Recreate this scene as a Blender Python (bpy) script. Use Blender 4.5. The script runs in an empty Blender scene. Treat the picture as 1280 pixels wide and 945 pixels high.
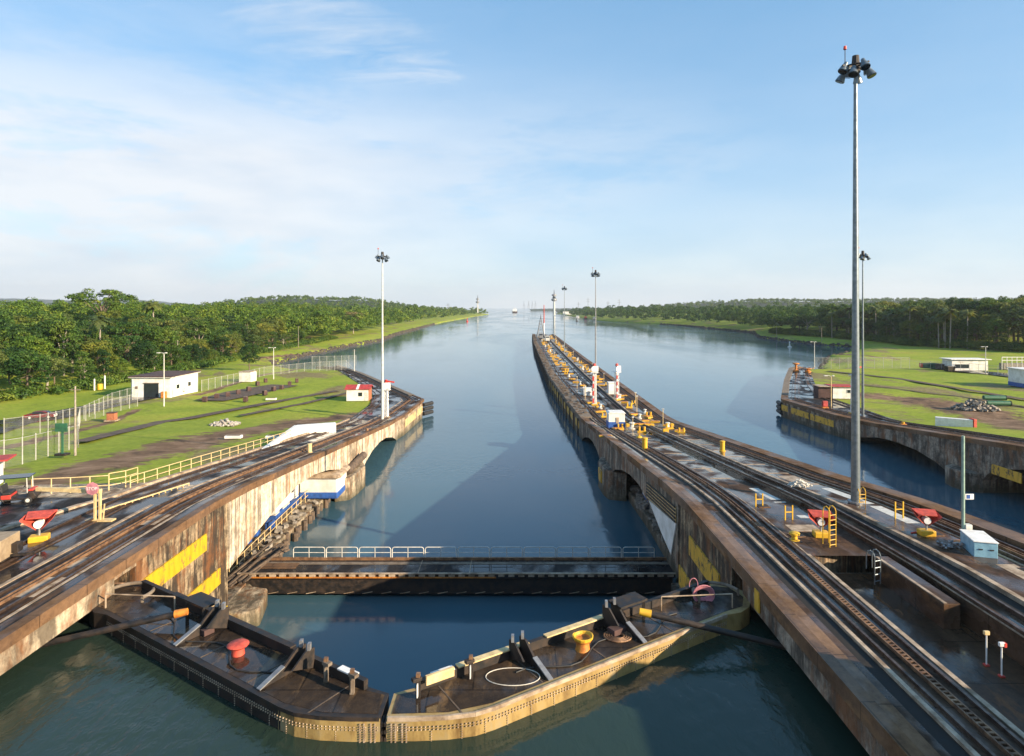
import bpy, bmesh, math, random
import numpy as np
from mathutils import Vector, Matrix
random.seed(7)
R = math.radians
sc = bpy.context.scene
COL = sc.collection

# ------------------------------------------------------------------ camera
CAMZ = 13.8; F = 790.0; CX = 645.0; HY = 385.0
cd = bpy.data.cameras.new('camera'); cam = bpy.data.objects.new('camera', cd); COL.objects.link(cam)
cam.location = (0, 0, CAMZ); cam.rotation_euler = (R(90), 0, 0)
cd.sensor_width = 36; cd.lens = 36 * F / 1280
cd.shift_x = -5 / 1280; cd.shift_y = -87.5 / 1280
cd.clip_start = 0.1; cd.clip_end = 60000
sc.camera = cam
# ------------------------------------------------------------------ light
SUN_EL = R(18.5); SAZ = math.atan2(.875, -.485)            # azimuth clockwise from +Y
sd = Vector((math.sin(SAZ) * math.cos(SUN_EL), math.cos(SAZ) * math.cos(SUN_EL), math.sin(SUN_EL)))
sl = bpy.data.lights.new('sun', 'SUN'); sl.energy = 5.0; sl.angle = R(.5); sl.color = (1, .80, .56)
so = bpy.data.objects.new('sun', sl); COL.objects.link(so)
so.rotation_euler = sd.to_track_quat('Z', 'Y').to_euler()
w = bpy.data.worlds.new('World'); sc.world = w; w.use_nodes = True
sc.view_settings.view_transform = 'Standard'; sc.view_settings.look = 'None'
sc.view_settings.gamma = 1; sc.view_settings.exposure = 1.15
sc.cycles.use_denoising = True
sc.cycles.max_bounces = 6; sc.cycles.transparent_max_bounces = 12; sc.cycles.volume_bounces = 0
sc.cycles.caustics_reflective = False; sc.cycles.caustics_refractive = False
sc.cycles.sample_clamp_indirect = 4


class NT:
    """small node helper"""
    def __init__(s, tree):
        s.t = tree; s.n = tree.nodes; s.l = tree.links
    def new(s, kind, **kw):
        n = s.n.new(kind)
        for k, v in kw.items():
            if k.startswith('i_'):
                key = k[2:]
                n.inputs[int(key) if key.isdigit() else key.replace('_', ' ')].default_value = v
            else: setattr(n, k, v)
        return n
    def link(s, a, b): s.l.new(a, b)
    def math(s, op, a, b=None, clamp=False):
        n = s.n.new('ShaderNodeMath'); n.operation = op; n.use_clamp = clamp
        for i, v in enumerate((a, b)):
            if v is None: continue
            if isinstance(v, (int, float)): n.inputs[i].default_value = v
            else: s.l.new(v, n.inputs[i])
        return n.outputs[0]
    def ramp(s, fac, stops):
        n = s.n.new('ShaderNodeValToRGB'); e = n.color_ramp.elements
        while len(e) < len(stops): e.new(.5)
        for el, (p, c) in zip(e, stops):
            el.position = p
            el.color = (c, c, c, 1) if isinstance(c, (int, float)) else (*c, 1)
        s.l.new(fac, n.inputs[0]); return n.outputs[0]
    def mix(s, fac, a, b, blend='MIX'):
        n = s.n.new('ShaderNodeMix'); n.data_type = 'RGBA'; n.blend_type = blend
        for i, v in ((0, fac), (6, a), (7, b)):
            if isinstance(v, (int, float)): n.inputs[i].default_value = v
            elif isinstance(v, tuple): n.inputs[i].default_value = (*v, 1)
            else: s.l.new(v, n.inputs[i])
        return n.outputs[2]
    def noise(s, vec, scale, detail=5, rough=.6, dist=0):
        n = s.new('ShaderNodeTexNoise'); n.inputs['Scale'].default_value = scale
        n.inputs['Detail'].default_value = detail; n.inputs['Roughness'].default_value = rough
        n.inputs['Distortion'].default_value = dist
        s.l.new(vec, n.inputs['Vector']); return n.outputs[0]
    def mapping(s, vec, scale=(1, 1, 1), loc=(0, 0, 0), rot=(0, 0, 0)):
        n = s.new('ShaderNodeMapping'); n.inputs['Scale'].default_value = scale
        n.inputs['Location'].default_value = loc; n.inputs['Rotation'].default_value = rot
        s.l.new(vec, n.inputs['Vector']); return n.outputs[0]


def build_sky():
    t = NT(w.node_tree); t.n.clear()
    sky = t.new('ShaderNodeTexSky', sky_type='NISHITA', sun_disc=False, sun_elevation=SUN_EL, sun_rotation=SAZ,
                altitude=0, air_density=1.0, dust_density=0.7, ozone_density=1.6)
    tc = t.new('ShaderNodeTexCoord')
    sep = t.new('ShaderNodeSeparateXYZ'); t.link(tc.outputs['Generated'], sep.inputs[0])
    X, Y, Z = sep.outputs
    zc = t.math('MAXIMUM', Z, 0.0)
    den = t.math('ADD', zc, .16)
    cmb = t.new('ShaderNodeCombineXYZ')
    t.link(t.math('DIVIDE', X, den), cmb.inputs[0]); t.link(t.math('DIVIDE', Y, den), cmb.inputs[1])
    pl = cmb.outputs[0]
    # high thin streaks running down to the right
    st = t.noise(t.mapping(pl, (.55, 2.0, 1), (2.3, .4, 0), (0, 0, R(-38))), 1.1, 7, .62, .8)
    st = t.ramp(st, [(.47, 0.), (.78, 1.)])
    big = t.noise(t.mapping(pl, (.5, .7, 1), (5.1, 1.7, 0)), .8, 5, .5)
    big = t.ramp(big, [(.38, 0.), (.66, 1.)])
    # heavier bank low on the left
    side = t.ramp(t.math('ADD', t.math('MULTIPLY', X, -.9), .42), [(.0, .12), (.75, 1.)])
    low = t.ramp(zc, [(.0, 1.), (.22, 1.), (.36, .25), (.5, 0.)])
    bank = t.noise(t.mapping(tc.outputs['Generated'], (2.2, 2.2, 7.5), (.4, 0, .2)), 1.6, 8, .6, .3)
    bank = t.ramp(bank, [(.25, .15), (.48, 1.)])
    a = t.math('MULTIPLY', t.math('MULTIPLY', st, big), t.math('MULTIPLY', side, .38))
    b = t.math('MULTIPLY', t.math('MULTIPLY', bank, low), t.math('ADD', t.math('MULTIPLY', side, .85), .05))
    def wisp(cx, cy, dx, dy, hl, hw, rotn):
        L = math.hypot(dx, dy); dx /= L; dy /= L
        px = t.math('SUBTRACT', sp2.outputs[0], cx); py = t.math('SUBTRACT', sp2.outputs[1], cy)
        u = t.math('DIVIDE', t.math('ADD', t.math('MULTIPLY', px, dx), t.math('MULTIPLY', py, dy)), hl)
        v = t.math('DIVIDE', t.math('SUBTRACT', t.math('MULTIPLY', px, dy), t.math('MULTIPLY', py, dx)), hw)
        wob = t.math('MULTIPLY', t.math('SUBTRACT', t.noise(t.mapping(pl, (1, 1, 1), (rotn, 0, 0)), 3.0, 6, .65), .5), 1.5)
        d2 = t.math('ADD', t.math('MULTIPLY', u, u), t.math('MULTIPLY', t.math('ADD', v, wob), t.math('ADD', v, wob)))
        body = t.ramp(t.math('SUBTRACT', 1.0, d2, True), [(0., 0.), (.5, .35), (1., 1.)])
        ang = math.atan2(dy, dx)
        tex = t.noise(t.mapping(pl, (1.6, 6.5, 1), (rotn, 1, 0), (0, 0, -ang)), 1.6, 8, .62, .6)
        return t.math('MULTIPLY', body, t.ramp(tex, [(.30, 0.), (.80, 1.)]))
    sp2 = t.new('ShaderNodeSeparateXYZ'); t.link(pl, sp2.inputs[0])
    wz = t.math('MAXIMUM', t.math('MULTIPLY', wisp(-.40, 1.78, .39, .61, .78, .34, 3.), .8), t.math('MULTIPLY', wisp(-1.13, 1.94, .26, .46, .42, .08, 7.), .75))
    wz = t.math('MAXIMUM', wz, t.math('MULTIPLY', wisp(-.85, 1.75, .26, .46, .30, .06, 11.), .55))
    wz = t.math('MAXIMUM', wz, t.math('MULTIPLY', wisp(-1.0, 1.35, .3, .3, .4, .10, 5.), .5))
    horizon = t.ramp(zc, [(.0, .85), (.06, .6), (.20, .24), (.45, 0.)])
    m = t.math('MAXIMUM', t.math('MAXIMUM', t.math('MAXIMUM', a, wz), b), horizon, True)
    shade = t.noise(t.mapping(tc.outputs['Generated'], (2.5, 2.5, 10), (3, 1, 0)), 2.2, 6, .55)
    ccol = t.ramp(shade, [(.3, (6.9, 7.5, 8.3)), (.62, (8.5, 8.6, 8.8))])
    sk = t.mix(1.0, sky.outputs[0], (1.05, 1.48, 1.68), 'MULTIPLY')
    sk = t.mix(.34, sk, (3.2, 6.9, 11.0))
    out = t.mix(m, sk, ccol)
    bg = t.new('ShaderNodeBackground'); bg.inputs[1].default_value = .051
    t.link(out, bg.inputs[0])
    o = t.new('ShaderNodeOutputWorld'); t.link(bg.outputs[0], o.inputs[0])
build_sky()

# ------------------------------------------------------------------ materials
MATS = {}
def base_mat(name):
    m = bpy.data.materials.new(name); m.use_nodes = True
    t = NT(m.node_tree); t.n.clear()
    p = t.new('ShaderNodeBsdfPrincipled'); o = t.new('ShaderNodeOutputMaterial')
    t.link(p.outputs[0], o.inputs[0]); MATS[name] = m
    return m, t, p
def coords(t, world=False):
    if world: return t.new('ShaderNodeNewGeometry').outputs['Position']
    return t.new('ShaderNodeTexCoord').outputs['Object']
def bump(t, p, h, strength, dist=.05):
    b = t.new('ShaderNodeBump'); b.inputs['Strength'].default_value = strength; b.inputs['Distance'].default_value = dist
    t.link(h, b.inputs['Height']); t.link(b.outputs[0], p.inputs['Normal'])
def simple(name, c1, c2=None, scale=2.5, rough=.6, metal=0, r2=None, bmp=.15, world=False, stretch=(1, 1, 1), lo=.4, hi=.62):
    m, t, p = base_mat(name)
    c2 = c2 or tuple(x * .75 for x in c1)
    v = t.mapping(coords(t, world), stretch)
    n = t.noise(v, scale, 7, .65)
    t.link(t.ramp(n, [(lo, c1), (hi, c2)]), p.inputs['Base Color'])
    t.link(t.ramp(n, [(.35, rough), (.65, r2 if r2 is not None else min(1, rough + .15))]), p.inputs['Roughness'])
    p.inputs['Metallic'].default_value = metal
    if bmp: bump(t, p, t.noise(v, scale * 6, 4, .6), bmp, .02)
    return m
def flat_emit(name, c, s):
    m, t, p = base_mat(name); p.inputs['Emission Color'].default_value = (*c, 1); p.inputs['Emission Strength'].default_value = s
    return m

def concrete(name, light, dark, rust=(.20, .075, .02), amount=.5, algae=-8.7, vs=.10, vf=1.5, lim=.56):
    """weathered concrete: blotches, run-off streaks, rust, an algae band at the waterline"""
    m, t, p = base_mat(name)
    P = coords(t, True)
    sep = t.new('ShaderNodeSeparateXYZ'); t.link(P, sep.inputs[0])
    blot = t.noise(P, .35, 8, .68, .4)
    col = t.ramp(blot, [(.33, dark), (.60, light)])
    fine = t.noise(P, 2.2, 9, .75, .6)
    col = t.mix(.55, col, t.ramp(fine, [(.36, tuple(x * .55 for x in dark)), (.62, tuple(min(1, x * 1.15) for x in light))]))
    stv = t.mapping(P, (1.0, .55, vs))
    s1 = t.math('ADD', t.math('MULTIPLY', t.noise(stv, vf, 8, .72, .5 if vs > .06 else .05), .62), t.math('MULTIPLY', t.noise(P, .5, 6, .7), .38))
    s1 = t.ramp(s1, [(lim - .09 - (1 - amount) * .05, 1.), (lim, 0.)])
    col = t.mix(t.math('MULTIPLY', s1, amount), col, tuple(x * .22 for x in dark))
    s2 = t.math('ADD', t.math('MULTIPLY', t.noise(t.mapping(P, (1.3, .6, vs * 1.3), (7, 3, 1)), vf * 1.1, 8, .7, .5 if vs > .06 else .05), .6), t.math('MULTIPLY', t.noise(t.mapping(P, (1, 1, 1), (5, 0, 2)), .4, 6, .7), .4))
    s2 = t.ramp(s2, [(.50, 0.), (.60, 1.)])
    col = t.mix(t.math('MULTIPLY', s2, .75), col, rust)
    # horizontal pour joints
    fr = t.math('FRACT', t.math('MULTIPLY', sep.outputs[2], .55))
    jt = t.ramp(fr, [(.0, 1.), (.035, 0.)])
    col = t.mix(t.math('MULTIPLY', jt, .45), col, tuple(x * .3 for x in dark))
    wet = t.noise(P, 1.1, 5, .6)
    al = t.math('ADD', sep.outputs[2], t.math('MULTIPLY', wet, .9))
    al = t.ramp(t.math('MULTIPLY', t.math('SUBTRACT', al, algae - .4), .6, True), [(0., 1.), (1., 0.)])
    col = t.mix(t.math('MULTIPLY', al, .8), col, (.035, .038, .018))
    t.link(col, p.inputs['Base Color']); p.inputs['Roughness'].default_value = .82
    h = t.math('ADD', t.noise(P, 3, 8, .7), t.math('MULTIPLY', s1, -.3))
    bump(t, p, h, .5, .12)
    return m
concrete('concrete_sunlit', (.62, .51, .36), (.22, .16, .10), amount=.8)  # lighter copy: sunlight on the left wall is put into the colour
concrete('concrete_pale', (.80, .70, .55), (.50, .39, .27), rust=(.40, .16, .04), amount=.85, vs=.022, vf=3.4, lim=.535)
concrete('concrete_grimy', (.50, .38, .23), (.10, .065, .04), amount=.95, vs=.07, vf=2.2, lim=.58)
concrete('concrete_shaded', (.42, .35, .27), (.11, .085, .06), amount=.85)  # darker copy of the wall concrete, shade put into the colour
concrete('concrete_slab', (.22, .15, .10), (.075, .052, .040), rust=(.13, .05, .02), amount=.25, algae=-60)

def deck_mat(name, c1, c2, stain, dry=.55, wetr=.06, joints=True):
    """wet concrete or asphalt with puddles, stains and joints"""
    m, t, p = base_mat(name)
    P = coords(t, True)
    n = t.math('ADD', t.math('MULTIPLY', t.noise(t.mapping(P, (1, .45, 1)), .55, 9, .68, .6), .6), t.math('MULTIPLY', t.noise(P, 3.2, 8, .75, .4), .4))
    col = t.ramp(n, [(.36, c1), (.60, c2)])
    s = t.noise(t.mapping(P, (1.3, .3, 1), (4, 9, 0)), .9, 8, .7, .3)
    s = t.ramp(s, [(.55, 0.), (.70, 1.)])
    col = t.mix(t.math('MULTIPLY', s, .6), col, stain)
    if joints:
        br = t.new('ShaderNodeTexBrick'); br.offset = .5
        br.inputs['Scale'].default_value = 1; br.inputs['Brick Width'].default_value = 3.4; br.inputs['Row Height'].default_value = 3.1
        br.inputs['Mortar Size'].default_value = .035
        t.link(P, br.inputs['Vector'])
        col = t.mix(t.math('MULTIPLY', br.outputs['Fac'], .6), col, tuple(x * .35 for x in c1))
    t.link(col, p.inputs['Base Color'])
    pud = t.noise(t.mapping(P, (1, .6, 1), (1, 5, 0)), .35, 6, .55, .4)
    t.link(t.ramp(pud, [(.44, wetr), (.58, dry)]), p.inputs['Roughness'])
    t.link(t.ramp(pud, [(.44, .45), (.56, .07)]), p.inputs['Specular IOR Level'])
    h = t.math('MULTIPLY', t.noise(P, 6, 6, .7), t.ramp(pud, [(.44, 0.), (.58, 1.)]))
    bump(t, p, h, .35, .04)
    return m
deck_mat('deck_brown', (.018, .012, .009), (.100, .060, .038), (.26, .13, .055), dry=.7)
deck_mat('deck_asphalt', (.010, .010, .012), (.038, .034, .033), (.12, .075, .045), dry=.7, joints=False)
deck_mat('deck_pit', (.022, .015, .011), (.085, .05, .03), (.26, .10, .025), dry=.22, wetr=.04)
deck_mat('coping', (.055, .032, .020), (.20, .115, .062), (.34, .18, .075), dry=.85, wetr=.55)
deck_mat('coping_dry', (.08, .048, .030), (.24, .145, .085), (.40, .22, .10), dry=.85, wetr=.4)
deck_mat('gate_deck', (.010, .010, .012), (.062, .042, .027), (.30, .18, .08), dry=.6, wetr=.07)
deck_mat('bank_dirt', (.13, .085, .055), (.24, .17, .12), (.06, .045, .04), dry=.9, wetr=.5, joints=False)
simple('rail_steel', (.16, .11, .085), (.07, .045, .035), 3, .32, .7, .55, world=True)
simple('rack_steel', (.30, .17, .09), (.11, .06, .035), 2, .5, .3, .7, world=True)
simple('pale_kerb', (.46, .36, .26), (.20, .14, .09), 1.3, .7, world=True)
simple('dark_channel', (.006, .006, .006), (.016, .013, .011), 2, .8, world=True)
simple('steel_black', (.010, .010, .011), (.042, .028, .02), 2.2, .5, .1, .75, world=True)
simple('steel_grey', (.30, .31, .32), (.19, .19, .20), 3, .4, .4)
simple('galv', (.20, .235, .26), (.13, .16, .18), 3, .35, .6, world=True)
simple('pale_post', (.62, .62, .58), (.45, .44, .40), 3, .5)
simple('yellow_paint', (.66, .40, .03), (.60, .34, .02), 3, .45)
simple('cream_paint', (.72, .55, .28), (.52, .38, .18), 3, .5)
simple('orange_paint', (.60, .23, .03), (.32, .10, .02), 3, .5)
simple('red_paint', (.62, .05, .03), (.40, .035, .025), 3, .45)
simple('faded_red', (.60, .085, .05), (.34, .05, .035), 4, .55)
simple('white_paint', (.80, .80, .78), (.66, .64, .60), 1.6, .5)
simple('white_wall', (.78, .77, .74), (.60, .58, .53), .6, .75)
simple('blue_paint', (.03, .11, .40), (.02, .07, .25), 3, .5)
simple('fence_post', (.42, .42, .39), (.30, .30, .27), 3, .6)
simple('sage_paint', (.30, .42, .34), (.20, .30, .25), 3, .5)
simple('maroon_paint', (.16, .02, .02), (.09, .012, .012), 2, .25, bmp=0)
simple('sky_blue_paint', (.25, .47, .60), (.17, .34, .45), 2, .45)
simple('green_paint', (.03, .13, .07), (.02, .08, .045), 2, .5)
simple('roof_red', (.45, .05, .045), (.28, .035, .03), 1.5, .6)
simple('roof_brown', (.085, .045, .04), (.05, .03, .028), .8, .8)
simple('brick', (.40, .15, .07), (.28, .10, .05), 3, .8)
simple('rubber', (.016, .016, .017), (.03, .03, .03), 5, .6)
simple('tan_paint', (.36, .27, .17), (.25, .18, .11), 2, .5)
simple('glass_dark', (.015, .02, .025), (.02, .03, .035), 1, .08, bmp=0)
simple('wood_grey', (.20, .16, .12), (.12, .09, .065), 2, .85)
simple('rock', (.30, .27, .23), (.13, .115, .10), 3, .9, bmp=.6)
simple('rock_dark', (.09, .075, .06), (.04, .035, .03), 3, .9, bmp=.6)
simple('rubble', (.46, .43, .39), (.24, .21, .19), 3, .9, bmp=.6)
simple('timber_dark', (.060, .045, .035), (.14, .10, .07), 2, .8, world=True, bmp=.5)
simple('rope_pale', (.60, .57, .50), (.45, .42, .36), 5, .8)
simple('rope_pink', (.55, .22, .26), (.36, .14, .17), 5, .8)
simple('bark', (.16, .12, .085), (.09, .07, .05), 2, .9)
simple('palm_bark', (.34, .30, .25), (.22, .19, .15), 3, .9)
flat_emit('beacon_red', (1, .05, .03), 1.5)

def chipped(name, c, under):
    m, t, p = base_mat(name); P = coords(t, True)
    n = t.noise(t.mapping(P, (1, 1, .5)), 1.6, 9, .75, .3)
    a = t.ramp(n, [(.535, 0.), (.57, 1.)])
    d = t.noise(t.mapping(P, (1, 1, .2)), 2.5, 5, .6)
    cc = t.mix(t.ramp(d, [(.45, 0.), (.7, .7)]), c, tuple(x * .6 for x in c))
    t.link(t.mix(a, cc, under), p.inputs['Base Color']); p.inputs['Roughness'].default_value = .55
    bump(t, p, a, .3, .02)
chipped('yellow_panel', (.56, .36, .015), (.25, .15, .05))
chipped('ochre_panel', (.70, .40, .04), (.12, .08, .04))
chipped('cream_panel', (.62, .46, .22), (.30, .18, .08))

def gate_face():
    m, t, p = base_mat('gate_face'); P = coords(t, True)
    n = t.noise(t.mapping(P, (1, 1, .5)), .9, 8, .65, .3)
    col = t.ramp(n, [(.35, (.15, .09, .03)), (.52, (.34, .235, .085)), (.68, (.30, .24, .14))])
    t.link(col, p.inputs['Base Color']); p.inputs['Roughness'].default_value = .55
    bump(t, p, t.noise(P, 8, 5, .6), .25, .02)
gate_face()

def foliage(name, a, b, c):
    m = bpy.data.materials.new(name); m.use_nodes = True; MATS[name] = m
    t = NT(m.node_tree); t.n.clear()
    g = t.new('ShaderNodeNewGeometry'); oi = t.new('ShaderNodeObjectInfo')
    P = g.outputs['Position']
    n = t.noise(P, .16, 4, .6)
    col = t.ramp(n, [(.35, a), (.5, b), (.66, c)])
    rnd = t.ramp(g.outputs['Random Per Island'], [(0., (.55, .62, .6)), (1., (1.45, 1.3, 1.2))])
    col = t.mix(1.0, col, rnd, 'MULTIPLY')
    orr = t.ramp(oi.outputs['Random'], [(0., (.62, .78, .8)), (.5, (1, 1, 1)), (1., (1.38, 1.28, .85))])
    col = t.mix(1.0, col, orr, 'MULTIPLY')
    d = t.new('ShaderNodeBsdfPrincipled'); t.link(col, d.inputs['Base Color']); d.inputs['Roughness'].default_value = .6
    d.inputs['Specular IOR Level'].default_value = .25
    tr = t.new('ShaderNodeBsdfTranslucent')
    t.link(t.mix(1.0, col, (1.5, 1.4, .6), 'MULTIPLY'), tr.inputs[0])
    mx = t.new('ShaderNodeMixShader'); mx.inputs[0].default_value = .2
    t.link(d.outputs[0], mx.inputs[1]); t.link(tr.outputs[0], mx.inputs[2])
    o = t.new('ShaderNodeOutputMaterial'); t.link(mx.outputs[0], o.inputs[0])
foliage('leaf_green', (.028, .070, .012), (.060, .120, .018), (.120, .165, .026))
foliage('leaf_dark', (.016, .044, .010), (.030, .070, .013), (.058, .105, .018))
foliage('leaf_olive', (.055, .088, .018), (.095, .130, .026), (.155, .175, .042))
foliage('leaf_palm', (.050, .075, .020), (.075, .105, .030), (.12, .135, .05))
foliage('leaf_grey', (.11, .115, .06), (.15, .145, .08), (.20, .18, .10))

def Pz(px, py, z):
    Y = F * (CAMZ - z) / (py - HY); return Vector(((px - CX) / F * Y, Y, z))
def interp(tab, y):
    if y <= tab[0][0]: return tab[0][1]
    for (a, b), (c, d) in zip(tab, tab[1:]):
        if y <= c: return b + (d - b) * (y - a) / (c - a)
    return tab[-1][1]
RAMP = [(-100, 0), (44, 0), (50, -.35), (106, -5.6), (113, -6.0), (9e9, -6.0)]
def ramp(y): return interp(RAMP, y)
def Pr(px, py, dz=0):
    """photo pixel to the sloping deck"""
    z = 0
    for _ in range(40):
        p = Pz(px, py, z + dz); z = z + .6 * (ramp(p.y) - z)
    return Pz(px, py, ramp(p.y) + dz)

DIRT = [([(60, 600), (120, 582), (200, 562), (290, 541), (380, 526), (450, 518)], [3.2, 4.4, 5.4, 5.2, 4.6]),
        ([(1085, 494), (1150, 500), (1220, 514), (1300, 536)], [6.5, 8.5, 6.0]), ([(248, 493), (320, 470), (420, 452)], [1.5, 1.2]),
        ([(1040, 437), (1120, 447)], [2.0]), ([(320, 444), (372, 437)], [3.0]), ([(0, 560), (60, 545), (170, 512)], [1.5, 1.2])]
def terrain_mat():
    """grass with dirt, the service road and tracks laid out in plan (world metres)"""
    m, t, p = base_mat('lawn'); P = coords(t, True)
    sep = t.new('ShaderNodeSeparateXYZ'); t.link(P, sep.inputs[0])
    n = t.noise(P, .06, 8, .65, .3); n2 = t.noise(P, 1.2, 6, .7)
    g = t.ramp(n, [(.34, (.17, .24, .018)), (.52, (.27, .33, .030)), (.70, (.38, .34, .06))])
    g = t.mix(.35, g, t.ramp(n2, [(.35, (.06, .10, .012)), (.65, (.33, .37, .055))]))
    d = t.noise(t.mapping(P, (.05, .03, .05), (3, 1, 0)), 1.0, 8, .7, .5)
    dm = t.ramp(d, [(.54, 0.), (.60, 1.)])
    dirt = t.ramp(n2, [(.35, (.12, .075, .05)), (.65, (.27, .19, .13))])
    col = t.mix(t.math('MULTIPLY', dm, .75), g, dirt)
    def segd(A, B, wd):
        v = t.new('ShaderNodeVectorMath', operation='SUBTRACT'); t.link(flat, v.inputs[0]); v.inputs[1].default_value = (A[0], A[1], 0)
        ab = (B[0] - A[0], B[1] - A[1], 0); L2 = ab[0] ** 2 + ab[1] ** 2
        d = t.new('ShaderNodeVectorMath', operation='DOT_PRODUCT'); t.link(v.outputs[0], d.inputs[0]); d.inputs[1].default_value = ab
        k = t.math('DIVIDE', d.outputs['Value'], L2, True)
        sc2 = t.new('ShaderNodeVectorMath', operation='SCALE'); sc2.inputs[0].default_value = ab; t.link(k, sc2.inputs['Scale'])
        df = t.new('ShaderNodeVectorMath', operation='SUBTRACT'); t.link(v.outputs[0], df.inputs[0]); t.link(sc2.outputs[0], df.inputs[1])
        ln = t.new('ShaderNodeVectorMath', operation='LENGTH'); t.link(df.outputs[0], ln.inputs[0])
        return t.math('DIVIDE', ln.outputs['Value'], wd)
    fl = t.new('ShaderNodeCombineXYZ'); t.link(sep.outputs[0], fl.inputs[0]); t.link(sep.outputs[1], fl.inputs[1]); flat = fl.outputs[0]
    m = None
    for pix, wd in DIRT:
        pts = [Pr(a, b) for a, b in pix]
        for a, b, w_ in zip(pts, pts[1:], wd):
            d_ = segd(a, b, w_); m = d_ if m is None else t.math('MINIMUM', m, d_)
    jit = t.math('ADD', t.math('MULTIPLY', t.noise(P, .35, 7, .7, .4), 2.4), t.math('MULTIPLY', n2, .8))
    mk = t.ramp(t.math('SUBTRACT', t.math('ADD', m, jit), 1.6, True), [(.62, 1.), (.95, 0.)])
    dcol = t.ramp(t.noise(P, .25, 9, .7, .5), [(.34, (.045, .034, .028)), (.48, (.17, .105, .062)), (.66, (.30, .20, .13))])
    col = t.mix(mk, col, dcol)
    t.link(col, p.inputs['Base Color']); p.inputs['Roughness'].default_value = .9
    p.inputs['Specular IOR Level'].default_value = .15
    bump(t, p, t.noise(P, 4, 6, .7), .5, .12)
terrain_mat()
simple('grass_edge', (.16, .15, .06), (.09, .11, .03), 1.0, .95, world=True, bmp=.5)

def water_mat(name, body, rough=.045, scale=1.0, bstr=.16):
    m, t, p = base_mat(name); P = coords(t, True)
    n = t.noise(P, .02, 4, .6, .5)
    t.link(t.ramp(n, [(.35, body), (.7, tuple(x * 1.25 for x in body))]), p.inputs['Base Color'])
    p.inputs['IOR'].default_value = 1.36
    wind = t.noise(t.mapping(P, (1, .22, 1)), .018, 5, .6, .6)
    t.link(t.ramp(wind, [(.4, rough), (.62, rough * 3.2)]), p.inputs['Roughness'])
    a = t.noise(t.mapping(P, (1, .55, 1)), 1.1 * scale, 5, .55, .3)
    b = t.noise(t.mapping(P, (.8, .35, 1), (3, 1, 0)), .16 * scale, 4, .5)
    h = t.math('ADD', a, t.math('MULTIPLY', b, 1.2))
    bp = t.new('ShaderNodeBump'); bp.inputs['Strength'].default_value = bstr; bp.inputs['Distance'].default_value = .12
    t.link(h, bp.inputs['Height']); t.link(bp.outputs[0], p.inputs['Normal'])
    gust = t.noise(t.mapping(P, (1, .4, 1), (9, 4, 0)), .045, 6, .65, 1.2)
    t.link(t.ramp(gust, [(.40, bstr * .35), (.62, bstr * 1.9)]), bp.inputs['Strength'])
water_mat('water', (.042, .096, .128))
simple('hill_green', (.024, .045, .014), (.015, .03, .01), .02, .95, world=True, bmp=0)
simple('bed_dark', (.055, .038, .028), (.12, .085, .06), 1.2, .9, world=True, bmp=.4)
water_mat('water_green', (.020, .036, .027), .03, 1.7, .6)

def fence_mesh_mat():
    m = bpy.data.materials.new('chain_link'); m.use_nodes = True; MATS['chain_link'] = m
    t = NT(m.node_tree); t.n.clear()
    d = t.new('ShaderNodeBsdfDiffuse'); d.inputs[0].default_value = (.5, .5, .46, 1)
    tr = t.new('ShaderNodeBsdfTransparent'); mx = t.new('ShaderNodeMixShader')
    P = coords(t, True); n = t.noise(P, .8, 3, .5)
    t.link(t.ramp(n, [(.3, .05), (.7, .13)]), mx.inputs[0])
    t.link(tr.outputs[0], mx.inputs[1]); t.link(d.outputs[0], mx.inputs[2])
    o = t.new('ShaderNodeOutputMaterial'); t.link(mx.outputs[0], o.inputs[0])
fence_mesh_mat()

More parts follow.
